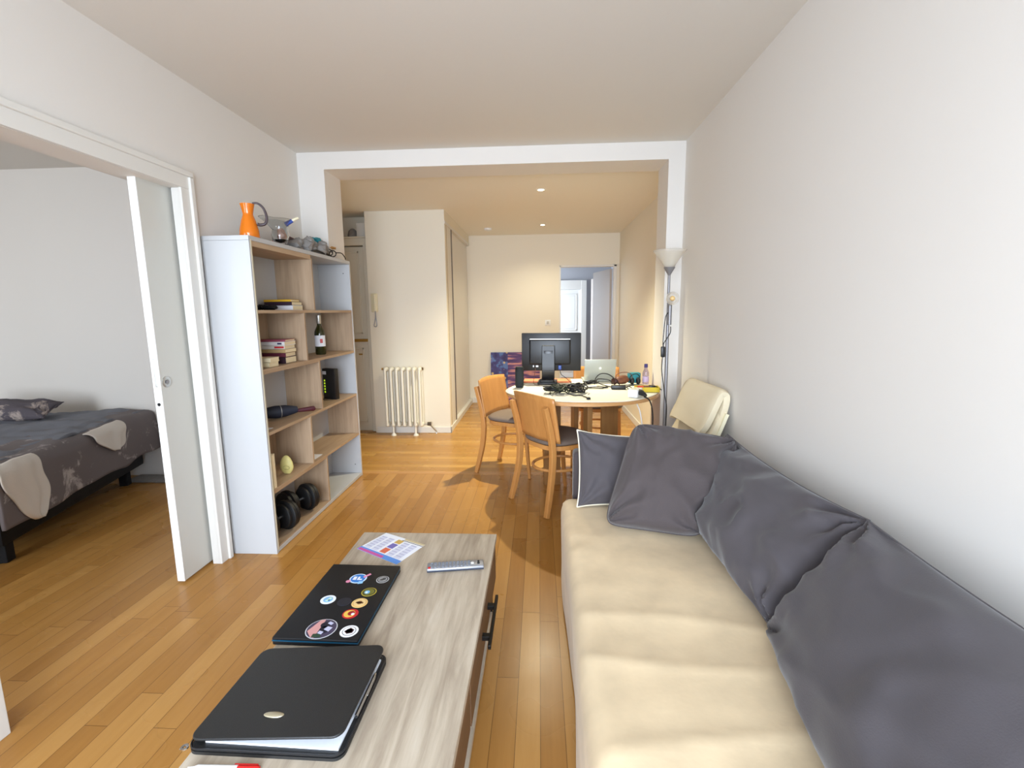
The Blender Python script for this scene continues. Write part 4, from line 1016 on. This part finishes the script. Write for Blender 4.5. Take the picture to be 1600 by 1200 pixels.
tag(b.build('cable', M['brown']), 'dark red-brown wire arching over the brown case', 'cable', 'cables on the round table')
e = thing('water_bottle', (.855, 3.86, TC), 'small clear plastic bottle with dark blue cap on the table', 'bottle')
b = B().lathe([(0, 0), (.022, 0), (.025, .005), (.025, .055), (.023, .06), (.025, .065), (.025, .095), (.013, .125), (.0115, .14), (.0105, .14), (.012, .125), (.024, .095), (.0235, .006), (0, .004)], n=24); b.build('bottle_body', M['pet'], e)
b = B().lathe([(0, .136), (.014, .136), (.014, .162), (.012, .165), (0, .165)], n=20); b.build('cap', simple('navy_cap', (44, 32, 100), .4), e)
b = B().surf(lambda u, v: Vector((.0255 * math.cos(2 * PI * u), .0255 * math.sin(2 * PI * u), .02 + .045 * v)), 24, 3, True); b.build('label_band', simple('lilac_label', (198, 180, 216), .5), e)
b = B().lathe([(0, 0), (.018, 0), (.018, .012), (.014, .014), (0, .014)], (.87, 3.70, TC), 18); tag(b.build('red_lid', M['red']), 'small red lid lying right of the table behind the yellow tray', 'lid')
# yellow tray with stuff
e = thing('yellow_tray', (.79, 3.52, TC), 'shallow yellow card tray full of small things on table edge', 'tray', rz=-.08)
b = B()
b.box(-.085, .085, -.05, .05, 0, .003); b.box(-.085, .085, -.05, -.047, 0, .036); b.box(-.085, .085, .047, .05, 0, .036); b.box(-.085, -.082, -.05, .05, 0, .036); b.box(.082, .085, -.05, .05, 0, .036)
b.build('tray_box', M['yellow'], e, False)
gs = 'trinkets in the yellow tray'
for i, (x, y, m, lab, nm) in enumerate(((.75, 3.54, M['red'], 'red trinket at the left inside the yellow tray', 'trinket'), (.79, 3.52, M['brown'], 'brown wallet in the middle of the yellow tray', 'wallet'), (.83, 3.53, M['black_plastic'], 'black trinket at the right inside the yellow tray', 'trinket'))):
    b = B().box(x - .022, x + .022, y - .025, y + .02, TC + .0035, TC + .035 + .004 * i, .005); tag(b.build(nm, m), lab, nm, gs)
# power strip hanging over the edge
e = thing('power_strip', (.665, 3.31, TC), 'white multi-socket block with black plug at the table edge', 'power strip', rz=-.5)
b = B().box(-.035, .035, -.06, .06, 0, .055, .006); b.build('socket_block', M['white_plastic'], e)
for i in (-1, 1):
    b = B().lathe([(0, 0), (.017, 0), (.018, .003), (.014, .003), (.013, .001), (0, .001)], (0, i * .026, .0545), 20); b.build('socket', M['cream_plastic'], e)
b = B().tube([(.034, -.02, .035), (.056, -.035, .034), (.09, -.045, .018)], [.021, .02, .010], 10); b.build('black_plug', M['black_plastic'], e)
b = B().tube(cat_rom([(.71, 3.235, TC + .01), (.74, 3.20, TC - .01), (.755, 3.17, .66), (.75, 3.15, .5), (.73, 3.12, .3), (.74, 3.05, .02), (.80, 3.1, .006)], 6), .0045, 8)
tag(b.build('cable', M['black_rubber']), 'black power cable hanging from the table edge to the floor', 'cable')
b = B().tube(cat_rom([(.65, 3.27, TC + .01), (.655, 3.20, TC - .03), (.67, 3.14, .66), (.685, 3.12, .5), (.68, 3.1, .25), (.69, 3.06, .01), (.78, 3.05, .006)], 6), .0045, 8)
tag(b.build('cable', M['white_plastic']), 'white extension cable hanging from the table edge to the floor', 'cable')
# painting
e = thing('painting', (-.71, 6.9, 0), 'abstract purple and blue painted canvas leaning on the far wall', 'painting')
b = B().box(0, .72, 0, .025, 0, .76)
for v in b.bm.verts: v.co = rx(math.radians(-6)) @ v.co
b.build('canvas', M['painting'], e, False)

# ------------------------------------------------------------------ floor lamp
e = thing('floor_lamp', (.842, 3.2, 0), 'grey metal floor lamp with frosted bowl shade by the pier', 'lamp')
b = B().lathe([(0, 0), (.115, 0), (.12, .008), (.1, .016), (.02, .022), (0, .022)], n=32); b.build('base', M['lamp_grey'], e)
b = B().tube([(0, 0, .02), (-.0, 0, 1.0), (-.004, 0, 1.61)], [.0115, .0115, .008], 12); b.build('pole', M['lamp_grey'], e)
b = B().lathe([(.008, 1.565), (.012, 1.575), (.034, 1.612), (.036, 1.618), (0, 1.618)], (-.004, 0, 0), 24); b.build('shade_cup', M['lamp_grey'], e)
b = B().surf(lambda u, v: Vector(((.03 + .073 * v ** 1.1) * math.cos(2 * PI * u) - .004, (.03 + .073 * v ** 1.1) * math.sin(2 * PI * u), 1.618 + .105 * v ** .9)), 36, 8, True); b.build('bowl_shade', M['shade'], e, solid=.003)
b = B().tube([(0, 0, 1.36), (.01, -.03, 1.40), (.0, -.05, 1.415)], .011, 10); b.tube([(0.006, -.012, 1.25), (.006, -.012, 1.39)], .013, 10); b.build('reading_arm', M['lamp_grey'], e)
b = B().lathe([(.012, 0), (.03, -.012), (.042, -.035), (.040, -.035), (.028, -.012), (0, -.003)], (0, -.055, 1.418), 24, rx(PI / 2).inverted()); b.build('reading_shade', M['shade'], e)
b = B().blob((0, -.085, 1.418), .016, .016, .016, 0, 0); b.build('reading_bulb', simple('amber_bulb', (226, 190, 130), .2), e)
b = B(); b.tube(cat_rom([(-.004, -.015, 1.33), (-.022, -.02, 1.30), (-.03, -.02, 1.2), (-.033, -.02, 1.14), (-.03, -.02, 1.10)], 5), .003, 6)
b.tube(cat_rom([(.014, -.015, 1.24), (.012, -.02, 1.2), (-.01, -.02, 1.16), (-.028, -.02, 1.13), (-.03, -.02, 1.10)], 5), .003, 6)
b.tube(cat_rom([(-.032, -.02, 1.05), (-.035, -.018, .96), (-.02, -.016, .86), (-.008, -.014, .78), (.008, -.014, .70), (.006, -.014, .5), (.01, -.02, .1), (.06, -.05, .025), (.12, -.06, .012)], 5), .003, 6)
b.build('cord', M['black_rubber'], e)
b = B().box(-.045, -.018, -.032, -.010, 1.04, 1.11, .006); b.build('foot_switch', M['black_plastic'], e)

# ------------------------------------------------------------------ lounge chair with cream cushions
e = thing('lounge_chair', (.68, 2.78, 0), 'cream-cushioned armchair against the right wall behind the sofa', 'armchair')
def extr(b, prof, y0, y1, T, shift=0., n=24):
    """closed slab following profile (x,z) swept along y"""
    P_ = cat_rom([(p[0], 0, p[1]) for p in prof], 6)
    def f(u, v):
        i = u * (len(P_) - 1); k = min(int(i), len(P_) - 2); t = i - k
        p = P_[k].lerp(P_[k + 1], t); edge = max(0, abs(v * 2 - 1) - .85) / .15
        y = y0 + (y1 - y0) * v
        eu = max(0, (.13 - min(u, 1 - u)) / .13); y = (y0 + y1) / 2 + (y - (y0 + y1) / 2) * (1 - .16 * eu ** 2.2)
        return Vector((p.x + shift * v + .004 * noise.noise(Vector((p.x * 8, y * 8, p.z * 8))), y, p.z - .012 * edge ** 2))
    return b.surf(f, len(P_) * 2, n)
b = extr(B(), [(.865, .69), (.90, .76), (.935, .85), (.962, .905), (.985, .905), (.985, .86), (.96, .76), (.935, .68)], 2.535, 3.02, .04, -.03)
o = b.build('folded_cushion', M['cream_cloth'], e, True, True, solid=.034, ang=80); md = o.modifiers.new('bev', 'BEVEL'); md.width = .012; md.segments = 3
b = extr(B(), [(.975, .80), (.93, .68), (.875, .58), (.80, .47), (.76, .42)], 2.53, 3.04, .05, -.02)
o = b.build('back_cushion', M['cream_cloth'], e, True, True, solid=.05, ang=80); md = o.modifiers.new('bev', 'BEVEL'); md.width = .015; md.segments = 3
b = extr(B(), [(.78, .40), (.62, .395), (.45, .41), (.36, .40)], 2.55, 3.02, .05)
o = b.build('seat_cushion', M['cream_cloth'], e, True, True, solid=.06, ang=80); md = o.modifiers.new('bev', 'BEVEL'); md.width = .015; md.segments = 3
for y in (2.535, 3.02):
    b = B().strip(cat_rom([(.99, y, .80), (.93, y, .64), (.84, y, .46), (.74, y, .36), (.5, y, .35), (.36, y, .36)], 5), .03, .018, (0, 1, 0)); b.build('side_frame', M['cream_plastic'], e, False, True)
for x in (.42, .80):
    for y in (2.54, 3.015):
        b = B().box(x - .015, x + .015, y - .012, y + .012, 0, .36, .003); b.build('leg', M['beech'], e, False, True)

# ------------------------------------------------------------------ bed
BA = math.radians(-16.6)
BO = (-2.76, 2.17, 0)
e = thing('bed', BO, 'low double bed with a black base in the next room', 'bed', rz=-BA)
# local: +y along the foot edge (away from camera), -x toward the head
BW, BLn = 1.60, 1.95
b = B().box(-BLn, -.07, .08, BW - .05, .14, .34, .01); b.build('bed_base', M['black_matte'], e)
b = B().box(-BLn, -.02, .02, BW - .02, .34, .53, .04, seg=3); b.build('mattress', M['sheet'], e)
for x in (-.17, -BLn + .1):
    for y in (.22, BW - .15):
        b = B().box(x - .03, x + .03, y - .03, y + .03, 0, .14, .004); b.build('leg', M['black_matte'], e, False)
b = B().box(-BLn - .05, -BLn, 0, BW, .1, .75, .01); b.build('headboard', M['navy'], e)
Rb = Matrix.Rotation(-BA, 3, 'Z')
def duv(u, v, topz=.58, drop=.26):
    """u from bed inside (0) to hanging hem (1) over foot edge; v along foot edge"""
    y = -.02 + (BW + .04) * v
    L1 = .35; s = u * (L1 + drop + .03)
    hem = .03 * noise.noise(Vector((y * 3, 1, 1)))
    n1 = noise.noise(Vector((s * 5, y * 4, 2))) * .018
    r = .06
    if s < L1 - r: x, z = -(L1 - r - s) - r, topz
    elif s < L1 + .57 * r:
        a = (s - L1 + r) / (1.57 * r) * PI / 2; x, z = -r + r * math.sin(a), topz - r + r * math.cos(a)
    else: d = s - L1 - .57 * r; x, z = .015 * math.sin(y * 9) * d * 4 + .02 * d, topz - r - d * (1 + hem * 3)
    return Rb @ Vector((x + .012 + abs(n1) * .5, y, z + n1)) + Vector(BO)
b = B().surf(lambda u, v: duv(u, v), 36, 60)
o = b.build('duvet', M['duvet_side'], solid=.02, ang=80); 
de = thing('bedspread', (BO[0], BO[1], .5), 'rumpled slate grey duvet with mottled sides on the bed', 'bedding')
def repar(o, par):
    o.parent = par; o.matrix_parent_inverse = par.matrix_world.inverted(); o.location = (-par.location.x, -par.location.y, -par.location.z); o.matrix_parent_inverse = Matrix.Identity(4)
repar(o, de); o.name = 'hanging_side'
def duvtop(u, v):
    x = -.05 - (BLn - .55) * u; y = -.02 + (BW + .05) * v
    q = Vector((x * 2.2, y * 3.2, 4))
    z = .592 + .035 * noise.noise(q) + .025 * noise.noise(q * 2.3) + .012 * noise.noise(q * 5)
    z += .03 * max(0, min(1, (u - .5) * 2)); 
    if v < .04: z -= .03
    if u < .06: z -= .012
    return Rb @ Vector((x, y, z)) + Vector(BO)
b = B().surf(duvtop, 70, 60); o = b.build('top_cover', M['duvet_top'], solid=.02, ang=80); repar(o, de)
b = B()
def nearside(u, v):
    x = -.02 - (BLn - .5) * u; z = .58 - .28 * v
    return Rb @ Vector((x, -.03 - .015 * math.sin(x * 11) * v - .01 * noise.noise(Vector((x * 4, z * 5, 0))), z)) + Vector(BO)
b.surf(nearside, 50, 10); o = b.build('near_hanging_side', M['duvet_side'], solid=.02, ang=80); repar(o, de)
# ivory sheet corners over the side
def flap(y0, y1, d0, seedv, lab):
    b = B()
    def f(u, v):
        # v: down; width shrinks to a rounded tongue
        w = math.sqrt(max(.02, 1 - (v ** 2.2))) ; yc = (y0 + y1) / 2 + .05 * v; y = yc + (u - .5) * (y1 - y0) * w
        p = duv((.30 + d0 * v) / .64, (y + .02) / (BW + .04))
        out = Rb @ Vector((.024 + .010 * math.sin(u * 9 + seedv + 3 * v) * v + .003 * math.sin(u * 17 + seedv + 4 * v), .012 * math.sin(v * 9 + seedv), .012))
        return p + out
    b.surf(f, 50, 24); o = b.build('sheet_fold', M['sheet'], solid=.008, ang=80); o['label'] = lab; repar(o, de)
flap(.74, 1.14, .21, 0, 'ivory sheet fold hanging over the middle'); flap(-.02, .27, .36, 2, 'ivory sheet fold at the near corner')
# pillow on bed
pillow('bed_pillow', M['pattern_pillow'], [(-4.3, 3.02, .625), (-3.62, 3.22, .62), (-3.66, 3.42, .70), (-4.36, 3.24, .73)], .16, 'patterned taupe pillow at the head of the bed', 'pillow', seed=4, n=24, wr=.012)
b = B().box(-3.38, -3.02, 3.56, 3.71, .0, .02, .006)
tag(b.build('under_bed_box', M['toy_grey']), 'flat grey object on the floor beneath the bed', 'box')

# ------------------------------------------------------------------ lights
def area(name, loc, rot, sx, sy, power, col):
    l = bpy.data.lights.new(name, 'AREA'); l.shape = 'RECTANGLE'; l.size = sx; l.size_y = sy; l.energy = power; l.color = col
    o = bpy.data.objects.new(name, l); COL.objects.link(o); o.location = loc; o.rotation_euler = rot; return o
area('daylight_living', (-.3, YB - .3, 1.45), (math.radians(80), 0, 0), 2.3, 2.1, 165, (.80, .97, 1.2))
area('added_deep_fill', (-.3, YB - 4.5, 2.0), (math.radians(86), 0, 0), 5.5, 3.6, 1080, (.9, .98, 1.08))  # added far lamp, pushes more window light deep into the rooms
area('daylight_bedroom', (-3.5, YB - .3, 1.4), (math.radians(80), 0, 0), 1.8, 1.8, 135, (.86, .97, 1.1))
area('daylight_hall', (-.75, 9.1, 1.3), (math.radians(90), 0, math.radians(-78)), .9, 1.7, 110, (.84, .96, 1.1))
def spot(loc, power, size=140):
    l = bpy.data.lights.new('ceiling_spot_light', 'SPOT'); l.energy = power; l.color = (1., .92, .66); l.spot_size = math.radians(size); l.spot_blend = 1.; l.shadow_soft_size = .02
    o = bpy.data.objects.new('ceiling_spot_light', l); COL.objects.link(o); o.location = loc
spot((.02, 4.48, CH2 - .02), 400, 122); spot((.05, 6.24, CH2 - .02), 65)
w = bpy.data.worlds.new('sky'); scene.world = w; w.use_nodes = True
bg = w.node_tree.nodes['Background']; bg.inputs[0].default_value = (.75, .85, 1., 1.); bg.inputs[1].default_value = .9

scene.view_settings.view_transform = 'Standard'; scene.view_settings.look = 'None'
scene.view_settings.gamma = 1.; scene.view_settings.exposure = -.45; scene.view_settings.use_curve_mapping = False
